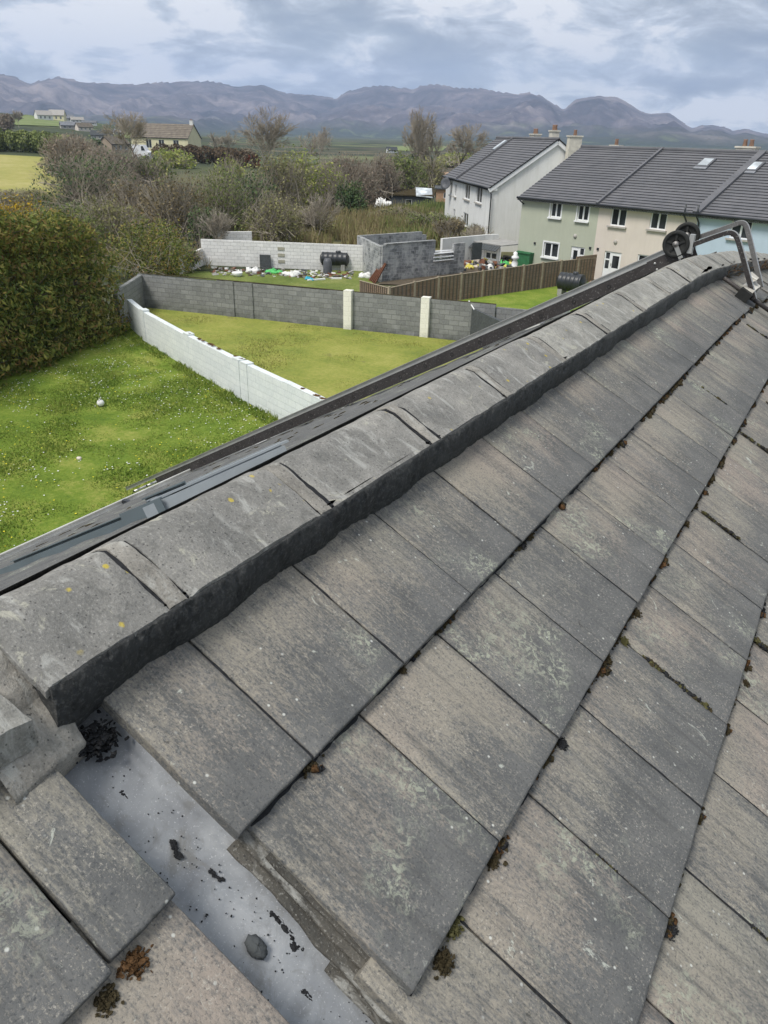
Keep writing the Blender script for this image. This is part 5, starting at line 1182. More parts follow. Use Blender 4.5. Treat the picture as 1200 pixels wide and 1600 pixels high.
chb = empty('house_chimney', q*V(1, 1, 0)+V(0, 0, GZ), 'tall cream chimney stack rising just behind the grey gable', 'chimney'); chimney('stack', q*V(1, 1, 0)+V(0, 0, GZ+3.0), .95, .6, 4.8+WRISE-.2-3.0+.4, WGd, WX, chb, 1)
a = wfp(706, 287); b = MB(); pd = WC+WX*a[0]-WGd*.55+V(0, 0, a[1]); b.lathe(pd, -WGd*.6-WX*.7+V(0, 0, .3), [(0, .05), (.04, .35), (.12, .55), (.10, .55), (.02, .3), (-.02, .0)], 18); b.beam(pd, pd+WGd*.55, .05, .05); tag(recenter(b.build('satellite_dish', 'satellite_grey')), 'dark round satellite dish on the left corner of the white house', 'satellite dish')
# low garage between the white house and the terrace
gx = TA-TX*.35+TN*1.2; gar = empty('garage_store', gx, 'low pale store with a dark canopy between the white house and green house', 'garage'); gd = -TX
GH = hgt(gx-TX*2.3, 379); print('garage h', GH)
b = MB(); N_ = facade(b, gx-TX*4.6, TX, 4.5, GH, [(.9, 2.0, .0, GH*.62), (3.0, 4.1, .35, GH*.62)]); b.build('wall', 'white_render', gar)
b = MB(); b.box(gx-TX*2.3+TY*1.4+V(0, 0, GH+.03), (4.7, 2.9, .06), (TX, TY, V(0, 0, 1))); b.build('flat_roof', 'concrete', gar)
b = MB(); cz = V(0, 0, GH*.86)
for k in range(14): b.box(gx-TX*(.25+k*.235)+TN*.3+cz, (.20, .55, .05), (TX, (TN*.85-V(0, 0, .53)), V(0, 0, 1)))
b.build('canopy', 'slate_dark', gar); b = MB(); b.box(gx-TX*3.15-TN*.1+V(0, 0, GH*.31), (1.1, .05, GH*.62), (TX, TN, V(0, 0, 1))); b.build('door', 'grey_board', gar)
window(gar, gx-TX*4.6, TX, TN, (3.0, 4.1, .35, GH*.62), 2)

# houses further away
def cottage(name, c, az, L, D, eh, rise, wall, roofm, label, cat='house', wins=(), chim=0, gz=None, group=None):
    X = V(math.cos(az), math.sin(az), 0); Y = V(-X[1], X[0], 0); c = np.array(c, float)
    if gz is not None: c[2] = gz
    e = empty(name, c, label, cat, group); b = MB(); A = c-X*L/2-Y*D/2
    P = [A, A+X*L, A+X*L+Y*D, A+Y*D]; Z = V(0, 0, 1)
    for p in P: p[2] -= .0
    dn = V(0, 0, -.8)
    facade(b, A, X, L, eh, list(wins)); b.quad(P[0]+dn, P[1]+dn, P[1], P[0]); b.quad(P[2], P[3], P[3]+Z*eh, P[2]+Z*eh)
    for p, q in ((P[1], P[2]), (P[3], P[0])): b.add([p+dn, q+dn, q+Z*eh, (p+q)/2+Z*(eh+rise-.05), p+Z*eh], [(0, 1, 2, 3, 4)])
    b.build('wall', wall, e)
    for h in wins: window(e, A, X, -Y, h, 2, sill=None)
    b = MB(); rowroof(b, A+Z*eh-X*.25, X, Y, L+.5, D/2, rise, .3, 8); rowroof(b, A+Y*D+Z*eh-X*.25, X, -Y, L+.5, D/2, rise, .3, 8); rf = b.build('roof', [roofm, 'edge_lap_shade'], e)
    for k in range(chim): chimney('chimney', c+X*(L/2-.6-(L-1.2)*k)+Z*(eh+rise-.6), 1.1, .7, 1.6, X, Y, rf, 2, 'plain_render')
    return e
def azof(a, b_): d = b_-a; return math.atan2(d[1], d[0])
p = T(285, 236); sc_ = dist(p)/190.0
view = math.atan2(p[1]-CAM[1], p[0]-CAM[0])
cottage('cottage', T(262, 238)+V(0, 0, 0), view-math.pi/2-.42, .062*dist(p), .034*dist(p), .0145*dist(p), .0125*dist(p), 'cream_render', 'brown_roof', 'cream cottage with a brown slate roof beyond the bushes', wins=[(.016*dist(p), .022*dist(p), .004*dist(p), .012*dist(p)), (.03*dist(p), .036*dist(p), .004*dist(p), .012*dist(p)), (.046*dist(p), .052*dist(p), .004*dist(p), .012*dist(p))], chim=1)
def far_house(px, py, wpx, hpx, turn, wall, roofm, label, name='far_house', chim=0):
    p = T(px, py); D_ = dist(p); view = math.atan2(p[1]-CAM[1], p[0]-CAM[0]); L = wpx/FPX*D_; h = hpx/FPX*D_
    return cottage(name, p, view-math.pi/2+turn, L, L*.55, h*.55, h*.45, wall, roofm, label, wins=[(L*.15, L*.27, h*.15, h*.42), (L*.42, L*.54, h*.15, h*.42), (L*.72, L*.84, h*.15, h*.42)], chim=chim, group='houses on the far hillside')
far_house(69, 187.5, 20, 11, .35, 'plain_render', 'sill_grey', 'pale hillside house furthest left above the bright green field')
far_house(91, 189, 19, 13, -.3, 'cream_render', 'sill_grey', 'largest white hillside house with its gable to the right')
far_house(108, 190, 12, 8, .2, 'plain_render', 'grey_board', 'small white hillside house right of the largest white one')
far_house(121, 192, 16, 7, .1, 'plain_render', 'sill_grey', 'long low pale hillside house in the middle of the row')
far_house(140, 195, 18, 5, -.1, 'plain_render', 'grey_board', 'low grey roofed hillside shed at the right end of the row')
far_house(110, 202, 24, 9, .1, 'sill_grey', 'grey_board', 'grey pebbledash house just below the hillside row')
far_house(132, 205, 20, 10, .4, 'beige_render', 'brown_roof', 'beige house with brown roof below the hillside row')
far_house(160, 219, 26, 12, -.3, 'sill_grey', 'slate_dark', 'dark roofed house between the green patch and brown gable')
far_house(180, 237, 38, 19, .9, 'brown_render', 'brown_roof', 'brown gabled house left of the white van')
far_house(186, 212, 14, 8, .1, 'plain_render', 'grey_board', 'tiny white house behind the bare tree on the left')
far_house(612, 239, 14, 8, .3, 'plain_render', 'slate_dark', 'tiny white farmhouse on the plain left of the bare trees')
def shed(px, py, wpx, hpx, turn, wall, roofm, label, depth=.6, slope=.15):
    p = T(px, py); D_ = dist(p); v_ = math.atan2(p[1]-CAM[1], p[0]-CAM[0]); a = v_-math.pi/2+turn; X = V(math.cos(a), math.sin(a), 0); Y = V(-X[1], X[0], 0); L = wpx/FPX*D_; h = hpx/FPX*D_; Z = V(0, 0, 1)
    e = empty('garden_shed', p, label, 'shed'); b = MB(); A = p-X*L/2; facade(b, A, X, L, h, [(L*.36, L*.52, h*.3, h*.75)]); Dp = L*depth
    for q, r in ((A, A+Y*Dp), (A+X*L, A+X*L+Y*Dp)): b.quad(q, r, r+Z*h*(1+slope), q+Z*h)
    b.quad(A+Y*Dp, A+X*L+Y*Dp, A+X*L+Y*Dp+Z*h*(1+slope), A+Y*Dp+Z*h*(1+slope)); b.build('wall', wall, e)
    b = MB(); o = .25; q0 = A-X*o-Y*o+Z*h; b.prism([q0, q0+X*(L+2*o), q0+X*(L+2*o)+Y*(Dp+2*o)+Z*h*slope, q0+Y*(Dp+2*o)+Z*h*slope], (0, 0, .14)); b.build('roof', roofm, e)
    window(e, A, X, -Y, (L*.36, L*.52, h*.3, h*.75), 1, sill=None)
    return e, A, X, Y, L, h
shed(681, 300, 44, 21, .15, 'timber', 'timber_new', 'brown flat roofed cabin with orange timber edge by the bare trees')
e, A, X, Y, L, h = shed(642, 326, 60, 17, -.12, 'slate_dark', 'moss', 'dark boarded garden shed with a sloping glass panel on its roof', .5, .35)
b = MB(); b.prism([A+X*L*.62+V(0, 0, h*1.02)-Y*.3, A+X*L*1.02+V(0, 0, h*.92)-Y*.3, A+X*L*.95+Y*L*.4+V(0, 0, h*1.5), A+X*L*.55+Y*L*.4+V(0, 0, h*1.55)], (0, 0, .12)); b.build('glass_panel', 'sky_glass', e)
shed(697, 316, 30, 17, 0, 'timber_new', 'slate_dark', 'small orange timber shed beside the white house', .5)

# ------------------------------------------------------------------ vegetation
def leaf_cloud(blobs, n, size, seed, shell=.6, vert=.0, aspect=.6, lump=.22):
    q = np.random.RandomState(seed); B = np.array(blobs, float); w = (B[:, 3]*B[:, 4]*B[:, 5])**.62; w /= w.sum(); id_ = q.choice(len(B), n, p=w)
    d = q.normal(size=(n, 3)); d /= np.linalg.norm(d, axis=1)[:, None]
    lm = 1+lump*(np.sin(d[:, 0]*5+id_*1.3)*np.sin(d[:, 1]*6+id_)+.6*np.sin(d[:, 2]*9+d[:, 0]*7+id_*2.1))
    r = (shell+(1-shell)*q.rand(n)**.6)*lm; p = B[id_, :3]+d*B[id_, 3:6]*r[:, None]
    nr = d+q.normal(size=(n, 3))*.75; nr[:, 2] += .2; nr /= np.linalg.norm(nr, axis=1)[:, None]
    t = np.cross(nr, q.normal(size=(n, 3))); 
    if vert: t = t*(1-vert)+np.array([0, 0, 1.0])*vert*np.linalg.norm(t, axis=1)[:, None]
    t /= np.linalg.norm(t, axis=1)[:, None]; u = np.cross(nr, t); s = size*q.uniform(.55, 1.4, n)[:, None]; a = t*s; c = u*s*aspect
    v = np.stack([p-a, p+c*q.uniform(.6, 1, (n, 1)), p+a, p-c*q.uniform(.6, 1, (n, 1))], 1).reshape(-1, 3)
    return v, np.arange(n*4).reshape(-1, 4)
def branches(p0, H, seed, spread=.5, levels=5, r0=.16, nb=4, trunk=.3, lean=0.0, up=.35, stems=1, minr=.012):
    q = random.Random(seed); segs = []
    def go(p, d, L, r, lv):
        k = 3 if lv < 2 else 2; 
        for i in range(k):
            d2 = Vector(d)+Vector((q.gauss(0, .10), q.gauss(0, .10), q.gauss(0, .06)+up*.10)); d2.normalize(); p2 = p+d2*L/k; r2 = r*(1-.22/k*1.6)
            segs.append((p, p2, r, r2)); p, d, r = p2, d2, r2
            if lv >= 1 and lv < levels and q.random() < .8:
                s = Vector((q.gauss(0, 1), q.gauss(0, 1), q.gauss(0, .4))); s = (s-d*s.dot(d)).normalized(); dn = (d+s*spread*q.uniform(.8, 1.5)).normalized(); go(p, dn, L*q.uniform(.5, .75), max(minr, r*.55), lv+1)
        if lv < levels:
            for i in range(nb if lv == 0 else 2):
                s = Vector((q.gauss(0, 1), q.gauss(0, 1), q.gauss(0, .4))); s = (s-d*s.dot(d)).normalized(); dn = (d+s*spread*q.uniform(.5, 1.2)).normalized(); go(p, dn, L*q.uniform(.66, .88), max(minr, r*.68), lv+1)
    for s_ in range(stems):
        L = H*trunk; d = Vector((lean+q.gauss(0, .05)+(q.gauss(0, .35) if stems > 1 else 0), q.gauss(0, .05)+(q.gauss(0, .35) if stems > 1 else 0), 1)).normalized(); go(Vector(p0), d, L, r0, 0)
    return segs
def seg_mesh(segs, n=3):
    S_ = np.array([[*a, *b_, r, s] for a, b_, r, s in segs]); p = S_[:, :3]; q = S_[:, 3:6]; d = q-p; d /= np.linalg.norm(d, axis=1)[:, None]+1e-9
    a = np.cross(d, [.31, .52, .79]); a /= np.linalg.norm(a, axis=1)[:, None]; b_ = np.cross(d, a); vs = []
    for base, r in ((p, S_[:, 6]), (q, S_[:, 7])):
        for k in range(n): t = 2*math.pi*k/n; vs.append(base+(a*math.cos(t)+b_*math.sin(t))*r[:, None])
    v = np.stack(vs, 1); m_ = len(segs); o = np.arange(m_)[:, None]*2*n; fs = np.concatenate([o+np.array([k, (k+1) % n, n+(k+1) % n, n+k]) for k in range(n)], 0)
    return v.reshape(-1, 3), fs
def fit_height(segs, p0, H):
    zs = max(s[1][2] for s in segs)-p0[2]; k = H/zs; P0 = Vector(p0)
    return [(P0+(a-P0)*k, P0+(b_-P0)*k, r, s) for a, b_, r, s in segs]
def bare_tree(px, pb, pt, seed, label, group=None, spread=.5, levels=6, rr=1.0, lean=0, mat='bark', twigmat='twig', trunk=.3, ivy=0, name='bare_tree', cat='tree', stems=1, up=.35, base=None, wide=1.0):
    p = T(px, pb) if base is None else base; H = hgt(p, pt); e = empty(name, p, label, cat, group); D_ = dist(p); mr = D_/FPX*.30
    sg = branches(p, H, seed, spread, levels, r0=H*.018*rr, lean=lean, trunk=trunk, stems=stems, up=up, minr=.01); sg = fit_height(sg, p, H)
    if wide != 1: sg = [(Vector((p[0]+(a.x-p[0])*wide, p[1]+(a.y-p[1])*wide, a.z)), Vector((p[0]+(c.x-p[0])*wide, p[1]+(c.y-p[1])*wide, c.z)), r, s) for a, c, r, s in sg]
    big_ = [s for s in sg if s[2] > H*.0062*rr]; small = [(a, c, max(r, mr*.7), max(s, mr*.5)) for a, c, r, s in sg if r <= H*.0062*rr]
    if big_: fastmesh('trunk', *seg_mesh(big_, 6), mat, e)
    if small: fastmesh('crown', *seg_mesh(small, 3), twigmat, e)
    if ivy:
        bl = [(p[0]+rnd.gauss(0, H*.03), p[1]+rnd.gauss(0, H*.03), p[2]+H*ivy*(i+.5)/8, H*.055, H*.055, H*.07) for i in range(8)]
        fastmesh('ivy', *leaf_cloud(bl, 1500, H*.013, seed), 'leaf_dark', e)
    return e
def shrub(px, pb, pt, wpx, mat, label, seed, n=3000, leaf=None, twig=.25, tmat='twig', depth=.8, name='shrub', cat='shrub', group=None, nb=9, base=None, leafk=1.0, shell=.55, top=1.0):
    p = T(px, pb) if base is None else np.array(base, float); H = hgt(p, pt); D_ = dist(p); Wd = wpx/FPX*D_; e = empty(name, p, label, cat, group); q = random.Random(seed)
    vx = V(math.cos(YAW), -math.sin(YAW), 0); vy = V(math.sin(YAW), math.cos(YAW), 0); bl = []
    for i in range(nb):
        t = (i+.5)/nb*2-1; cz = H*q.uniform(.35, .72)*(1-.25*abs(t)); c = p+vx*t*Wd*.36+vy*q.uniform(-.5, .5)*Wd*depth*.5+V(0, 0, cz)
        bl.append((*c, Wd*q.uniform(.16, .27), Wd*q.uniform(.16, .27)*1.1, min(H*.42, (H-cz)*q.uniform(.8, 1.05)+.02)))
    for i in range(nb//2): c = p+vx*q.uniform(-.4, .4)*Wd+vy*q.uniform(-.4, .4)*Wd*depth+V(0, 0, H*.2); bl.append((*c, Wd*.2, Wd*.2, H*.22))
    ls = (leaf or D_/FPX*1.9)*leafk
    v, f = leaf_cloud(bl, n, ls, seed, shell); v[:, 2] = np.maximum(v[:, 2], p[2]-.05)
    fastmesh('foliage', v, f, mat, e)
    if twig:
        sg = []; k = int(260*twig*4)
        for i in range(k):
            b_ = bl[q.randrange(len(bl))]; a = Vector((p[0]+q.gauss(0, Wd*.16), p[1]+q.gauss(0, Wd*.16), p[2]+q.uniform(0, H*.3))); d = Vector((q.gauss(0, 1), q.gauss(0, 1), q.gauss(.5, .8))).normalized()
            c = Vector((b_[0]+d.x*b_[3]*1.1, b_[1]+d.y*b_[4]*1.1, b_[2]+abs(d.z)*b_[5]*1.12)); m_ = a.lerp(c, .5)+Vector((q.gauss(0, .1), q.gauss(0, .1), q.gauss(0, .1)))*Wd*.3; r = D_/FPX*.28
            sg += [(a, m_, r*1.5, r), (m_, c, r, r*.5)]
        fastmesh('stems', *seg_mesh(sg, 3), tmat, e)
    return e

# the clipped conifer hedge on the left of the lawn
def hedge():
    hl = [G(-330, 760), G(-150, 672), G(0, 603), G(100, 568), G(150, 545), G(208, 517)]
    e = empty('conifer_hedge', hl[3], 'tall bushy conifer hedge browned in patches along the left lawn', 'hedge'); vx = V(-.75, .66, 0)
    bl = []; q = random.Random(4); P_ = []
    for a, c in zip(hl[:-1], hl[1:]):
        n = max(2, int(np.linalg.norm(c-a)/1.0))
        for i in range(n): P_.append(a+(c-a)*i/n)
    N_ = len(P_)
    back = V(-.93, -.05, 0)
    for i, p in enumerate(P_):
        t = i/(N_-1); H = 4.85-.55*sstep(.70, 1.0, t)+q.uniform(-.35, .35)
        for k in range(5):
            z = H*(k+.5)/5; r = 1.55*(1-.10*k)+q.uniform(-.15, .15); c = p+back*(1.55+.12*k)+V(q.uniform(-.2, .2), q.uniform(-.2, .2), z); bl.append((*c, r, r, H*.16))
        bl.append((*(p+back*(2.2)+V(0, 0, H-.35)), .9, .9, .75))
    v, f = leaf_cloud(bl, 95000, .105, 5, .80, .25, .42, .16); v[:, 2] = np.maximum(v[:, 2], GZ+.03); fastmesh('foliage', v, f, 'leaf_conifer', e)
    sg = []
    for i in range(900):
        x, y, z, rx, ry, rz = bl[q.randrange(len(bl))]; d = Vector((q.gauss(.5, .8), q.gauss(-.2, .8), q.gauss(.35, .5))).normalized(); a = Vector((x, y, z))+Vector((d.x*rx, d.y*ry, d.z*rz))*.75; sg.append((a, a+Vector((d.x*rx, d.y*ry, d.z*rz+.25))*q.uniform(.3, .55), .012, .005))
    for i, p in enumerate(P_[::1]):
        c = p+back*1.6; sg.append((Vector(c), Vector(c+V(0, 0, 4.2)), .10, .05))
    fastmesh('trunks', *seg_mesh(sg, 6), 'bark', e)
hedge()
SH = [  # px, base, top, width, material, label, n, twig, nb
 (232, 438, 338, 128, 'leaf_conifer', 'dark spreading conifer between the hedge and the white yard wall', 7000, .1, 10),
 (272, 426, 372, 76, 'leaf_mid', 'low leafy bush hanging over the bent end of the white yard wall', 3000, .3, 8),
 (38, 400, 300, 90, 'leaf_gorse', 'yellow flowering gorse bush behind the hedge at the left edge', 4200, .2, 8),
 (110, 405, 312, 120, 'leaf_mid', 'broad mid green bush directly behind the conifer hedge', 5200, .3, 10),
 (178, 400, 300, 92, 'leaf_olive', 'olive bush behind the right part of the hedge', 4200, .5, 9),
 (148, 352, 236, 124, 'leaf_dark', 'big dark thorn bush with bare branches in front of the yellow field', 5200, .9, 10),
 (215, 372, 262, 80, 'leaf_brown', 'rusty brown bush left of the large brown thicket', 3600, .8, 8),
 (277, 390, 262, 100, 'leaf_brown', 'large brown thicket above the left end of the yard', 5400, .9, 9),
 (345, 380, 250, 96, 'leaf_mid', 'tall grey green bush behind the broken wall stump', 5000, .5, 9),
 (318, 398, 318, 44, 'leaf_dark', 'narrow dark green bush left of the pale sapling', 2000, .2, 6),
 (395, 362, 258, 88, 'leaf_dark', 'dark green bush in the middle of the thicket', 4200, .5, 9),
 (440, 352, 232, 76, 'leaf_olive', 'olive green willow scrub beneath the tall bare tree', 3600, .8, 8),
 (470, 345, 226, 66, 'leaf_light', 'bright yellow green willow in the middle of the thicket', 3400, .4, 8),
 (362, 330, 240, 70, 'leaf_light', 'pale yellow green bush under the dark brown hedge', 2600, .6, 8),
 (430, 385, 300, 84, 'leaf_olive', 'brownish green scrub bush behind the white yard wall', 3400, .9, 8),
 (510, 340, 252, 70, 'leaf_light', 'loose light green bush left of the dark evergreen', 2400, .7, 8),
 (545, 334, 238, 96, 'leaf_purple', 'purple brown leafless thicket behind the dark evergreen', 3800, 1.6, 9),
 (590, 322, 238, 70, 'leaf_purple', 'purplish brown thicket left of the ivy clad trees', 3000, 1.5, 8),
 (547, 345, 280, 46, 'leaf_dark', 'compact dark evergreen bush standing alone in the scrub', 3600, .05, 7),
 (632, 318, 234, 66, 'leaf_mid', 'leafy green tree mass around the foot of the ivy clad tree', 4200, .4, 8),
 (668, 306, 238, 50, 'leaf_olive', 'olive bush between the ivy clad tree and the cabin', 1900, .6, 6),
 (712, 262, 236, 60, 'leaf_light', 'pale green bush behind the white house roof edge', 1500, .3, 6),
 (480, 372, 318, 70, 'leaf_olive', 'low tawny scrub bush behind the middle of the yard wall', 2600, 1.0, 8),
 (610, 352, 322, 70, 'leaf_olive', 'low tawny scrub below the dark garden shed', 2200, 1.0, 8),
 (664, 366, 330, 60, 'leaf_mid', 'dull green low bush behind the ruined store', 2400, .6, 8),
 (702, 384, 338, 52, 'leaf_brown', 'brown twiggy bush left of the white house wall', 2000, 1.2, 7),
 (742, 388, 350, 44, 'leaf_olive', 'straggly grey green shrub against the white house', 1200, 1.0, 7),
 (668, 430, 418, 20, 'leaf_olive', 'tawny weed tuft growing at the foot of the block pier', 500, .8, 4),
 (118, 276, 206, 78, 'leaf_purple', 'reddish brown leafless bush beside the far green hedge', 2600, 1.4, 8),
 (182, 300, 222, 80, 'leaf_purple', 'reddish twiggy thicket right of the dark thorn bush', 2600, 1.6, 8),
 (238, 300, 238, 60, 'leaf_mid', 'green bush below the white van', 2200, .5, 7),
 (272, 262, 231, 66, 'leaf_light', 'bright green bush in front of the cream cottage', 1800, .2, 7),
 (150, 244, 214, 22, 'leaf_dark', 'small dark evergreen beside the brown gabled house', 900, .1, 5),
 (8, 205, 176, 26, 'leaf_purple', 'dark bare thicket at the far left skyline', 900, 1.0, 5),
 (395, 262, 240, 20, 'leaf_rust', 'small rust red bush at the end of the dark brown hedge', 700, .1, 4),
 (25, 330, 292, 90, 'leaf_olive', 'olive scrub at the lower edge of the yellow field', 1800, .6, 8)]
for i, (x, yb, yt, w, mt, lb, n, tw, nb) in enumerate(SH): shrub(x, yb, yt, w, mt, lb, 100+i, n, None, tw, nb=nb, group='bushes in the thicket behind the yard')
def hedge_line(name, pts, h, wd, mat, label, seed, n, leaf, lump=.1):
    bl = []
    for a, c in zip(pts[:-1], pts[1:]):
        k = max(1, int(np.linalg.norm((c-a)[:2])/(wd*.8)))
        for i in range(k+1): p = a+(c-a)*i/k; bl.append((p[0], p[1], zt(p[0], p[1])+h*.5, wd*.62, wd*.62, h*.56*random.Random(seed+i).uniform(.9, 1.1)))
    e = empty(name, pts[0], label, 'hedge'); v, f = leaf_cloud(bl, n, leaf, seed, .7, lump=lump); fastmesh('foliage', v, f, mat, e)
    return e
hedge_line('field_hedge', [T(-120, 240), T(0, 236), T(60, 239), T(108, 247)], 4.6, 3.6, 'leaf_mid', 'long clipped green hedge at the top of the yellow field', 7, 12000, .42)
hedge_line('beech_hedge', [T(255, 252), T(300, 254), T(345, 257), T(388, 262)], 3.9, 4.4, 'leaf_beech', 'row of rounded dark brown clipped bushes right of the cottage', 8, 8000, .34, .02)
bare_tree(211, 262, 170, 11, 'broad bare tree standing in front of the white van', levels=6, spread=.62, trunk=.22, rr=1.25, mat='bark', twigmat='twig', wide=1.1)
bare_tree(415, 290, 163, 23, 'tall bare rounded tree above the middle of the thicket', levels=6, spread=.55, trunk=.22, rr=1.0, mat='bark_pale', twigmat='twig', wide=1.0)
bare_tree(648, 302, 163, 31, 'tallest bare tree with an ivy clad leaning trunk left of the white house', levels=6, spread=.42, trunk=.30, rr=1.3, lean=.05, ivy=.42, wide=.62)
bare_tree(682, 290, 184, 37, 'slender bare tree between the ivy clad tree and the white house', levels=6, spread=.5, trunk=.24, rr=.9, group=None, wide=.8)
bare_tree(716, 283, 190, 43, 'spreading bare tree partly behind the white house roof', levels=6, spread=.6, trunk=.22, rr=1.0, wide=.95)
for i, (x, yb, yt, lb) in enumerate([(335, 246, 206, 'leftmost small bare tree on the skyline right of the cottage'), (362, 248, 203, 'small bare tree just left of the tall rounded tree'), (480, 262, 205, 'thin bare tree against the hills above the bright willow'), (498, 262, 196, 'thin upright bare tree rising above the purple thicket'), (30, 200, 172, 'faint bare trees on the far left skyline'), (258, 236, 212, 'bare tree directly behind the cream cottage')]):
    bare_tree(x, yb, yt, 60+i, lb, levels=5, spread=.6, trunk=.2, rr=.8, mat='bark_pale')
bare_tree(342, 402, 322, 81, 'pale many stemmed sapling behind the left part of the yard wall', levels=5, spread=.4, trunk=.3, rr=.5, mat='bark_pale', twigmat='bark_pale', stems=3, name='sapling')
bare_tree(496, 378, 298, 83, 'pale thin sapling in the tawny scrub', levels=5, spread=.45, trunk=.3, rr=.5, mat='bark_pale', twigmat='bark_pale', stems=2, name='sapling')
bare_tree(300, 425, 385, 85, 'tangle of bare pale stems against the bent end of the yard wall', levels=4, spread=.6, trunk=.3, rr=.5, mat='bark_pale', twigmat='bark_pale', stems=5, name='bramble', cat='bramble')
bare_tree(745, 400, 350, 87, 'leafless climbing stems in front of the white house', levels=4, spread=.6, trunk=.3, rr=.5, mat='twig', twigmat='twig', stems=4, name='bramble', cat='bramble')
# fallen grey branches in the dark thorn bush
b = MB(); 
for (x0, y0, x1, y1) in ((60, 285, 150, 315), (75, 268, 130, 300), (95, 300, 135, 310)):
    a = T(x0+30, 345); 
    pa = at(x0, y0, (_f[0], _f[1], 0), np.dot((_f[0], _f[1], 0), a)); pb_ = at(x1, y1, (_f[0], _f[1], 0), np.dot((_f[0], _f[1], 0), a)+1); b.tube([pa, (pa+pb_)/2+V(0, 0, .5), pb_], [.05, .09, .12], 6)
tag(recenter(b.build('dead_branch', 'bark_pale')), 'long pale dead branches sticking out left of the dark thorn bush', 'branch')

# rough grass and scrub behind the yard: nobody could count these stems
def stems(name, pix, n, h, mat, label, seed, w=.02):
    q = np.random.RandomState(seed); P_ = []
    c = [T(*p) for p in pix]
    s = q.rand(n); t = q.rand(n); c = [np.array(x) for x in c]; P0 = (c[0][None]*(1-s[:, None])+c[1][None]*s[:, None])*(1-t[:, None])+(c[3][None]*(1-s[:, None])+c[2][None]*s[:, None])*t[:, None]
    cl = vnoise(P0[:, 0]*.35, P0[:, 1]*.35, seed); keep = cl > .25; P0 = P0[keep]; cl = cl[keep]; n = len(P0)
    P0[:, 2] = [zt(x, y) for x, y in P0[:, :2]]; H = h*q.uniform(.5, 1.2, n)*(0.5+cl); ang = q.rand(n)*6.28; dx = np.stack([np.cos(ang), np.sin(ang), 0*ang], 1)*w; le = q.normal(size=(n, 3))*.22; le[:, 2] = 1
    tip = P0+le*H[:, None]; mid = P0+le*H[:, None]*.5+q.normal(size=(n, 3))*.03
    v = np.stack([P0-dx, P0+dx, tip+dx*.4, tip-dx*.4], 1).reshape(-1, 3); o = fastmesh(name, v, np.arange(n*4).reshape(-1, 4), mat); tag(o, label, 'rough grass', kind='stuff')
stems('dry_reeds', [(330, 388), (700, 388), (700, 338), (330, 330)], 26000, 1.1, 'dry_stem', 'tawny dry reeds and rough grass behind the yard wall', 3, .035)
stems('dry_reeds', [(-40, 420), (330, 420), (330, 340), (-40, 300)], 22000, .9, 'dry_stem', 'tawny undergrowth between the bushes behind the hedge', 5, .04)
stems('brambles', [(600, 385), (760, 392), (700, 330), (600, 330)], 9000, 1.0, 'leaf_mid', 'green brown brambles left of the white house', 9, .05)

# grass blades, daisies and buttercups
def inpoly(x, y, P_):
    c = False; n = len(P_)
    for i in range(n):
        x1, y1 = P_[i][:2]; x2, y2 = P_[(i+1) % n][:2]
        if (y1 > y) != (y2 > y) and x < (x2-x1)*(y-y1)/(y2-y1)+x1: c = not c
    return c
LP = [G(-60, 650), G(0, 605), G(100, 569), G(205, 515), W[1], W[2], W[3], W[4], G(520, 700), G(300, 830), G(-60, 950)]
def scatter(P_, n, seed, dens=None):
    q = random.Random(seed); xs = [p[0] for p in P_]; ys = [p[1] for p in P_]; out = []
    while len(out) < n:
        x, y = q.uniform(min(xs), max(xs)), q.uniform(min(ys), max(ys))
        if inpoly(x, y, P_) and (dens is None or q.random() < dens(x, y)): out.append((x, y))
    return np.array(out)
mk_leaf('blade_dry', [(0.16, 0.18, 0.045), (0.27, 0.28, 0.075), (0.38, 0.35, 0.12)], 0.7)
def blades(P_, n, h, w, mat, label, seed, scale=.7):
    xy = scatter(P_, n, seed); q = np.random.RandomState(seed); cl = fbm(xy[:, 0]*scale, xy[:, 1]*scale, seed, 3); H = h*(.4+1.4*np.clip((cl-.35)*2.2, 0, 1.2))*q.uniform(.5, 1.3, n); a = q.rand(n)*6.28
    dx = np.stack([np.cos(a), np.sin(a), 0*a], 1)*w*q.uniform(.6, 1.4, (n, 1)); P0 = np.stack([xy[:, 0], xy[:, 1], np.full(n, GZ+.01)], 1); le = q.normal(size=(n, 3))*.5; le[:, 2] = 1
    tip = P0+le*H[:, None]; v = np.stack([P0-dx, P0+dx, tip], 1).reshape(-1, 3); o = fastmesh('grass', v, np.arange(n*3).reshape(-1, 3), mat); tag(o, label, 'grass', kind='stuff')
blades(LP, 90000, .05, .020, 'blade', 'short green grass of the near lawn with rough tufts', 3)
edgeP = [W[0]+V(.1, -.5, 0), W[1], W[2], W[3], W[4], WE, WE+V(-.35, -.6, 0), W[4]+V(-.35, -.55, 0), W[3]+V(-.3, -.5, 0), W[2]+V(-.3, -.5, 0), W[1]+V(-.3, -.5, 0)]
YP = [W[0]+V(0, .6, 0), GC+V(.2, -.3, 0), GE+V(0, -.3, 0), WE+V(0, .5, 0), W[4]+V(.1, .4, 0), W[3]+V(.1, .4, 0), W[2]+V(.1, .4, 0), W[1]+V(.1, .4, 0)]
blades(YP, 60000, .045, .022, 'blade_dry', 'short yellowing grass of the walled lawn', 6, .5)
blades(edgeP, 6000, .13, .022, 'blade', 'longer dark grass growing along the foot of the white wall', 4, 1.5)
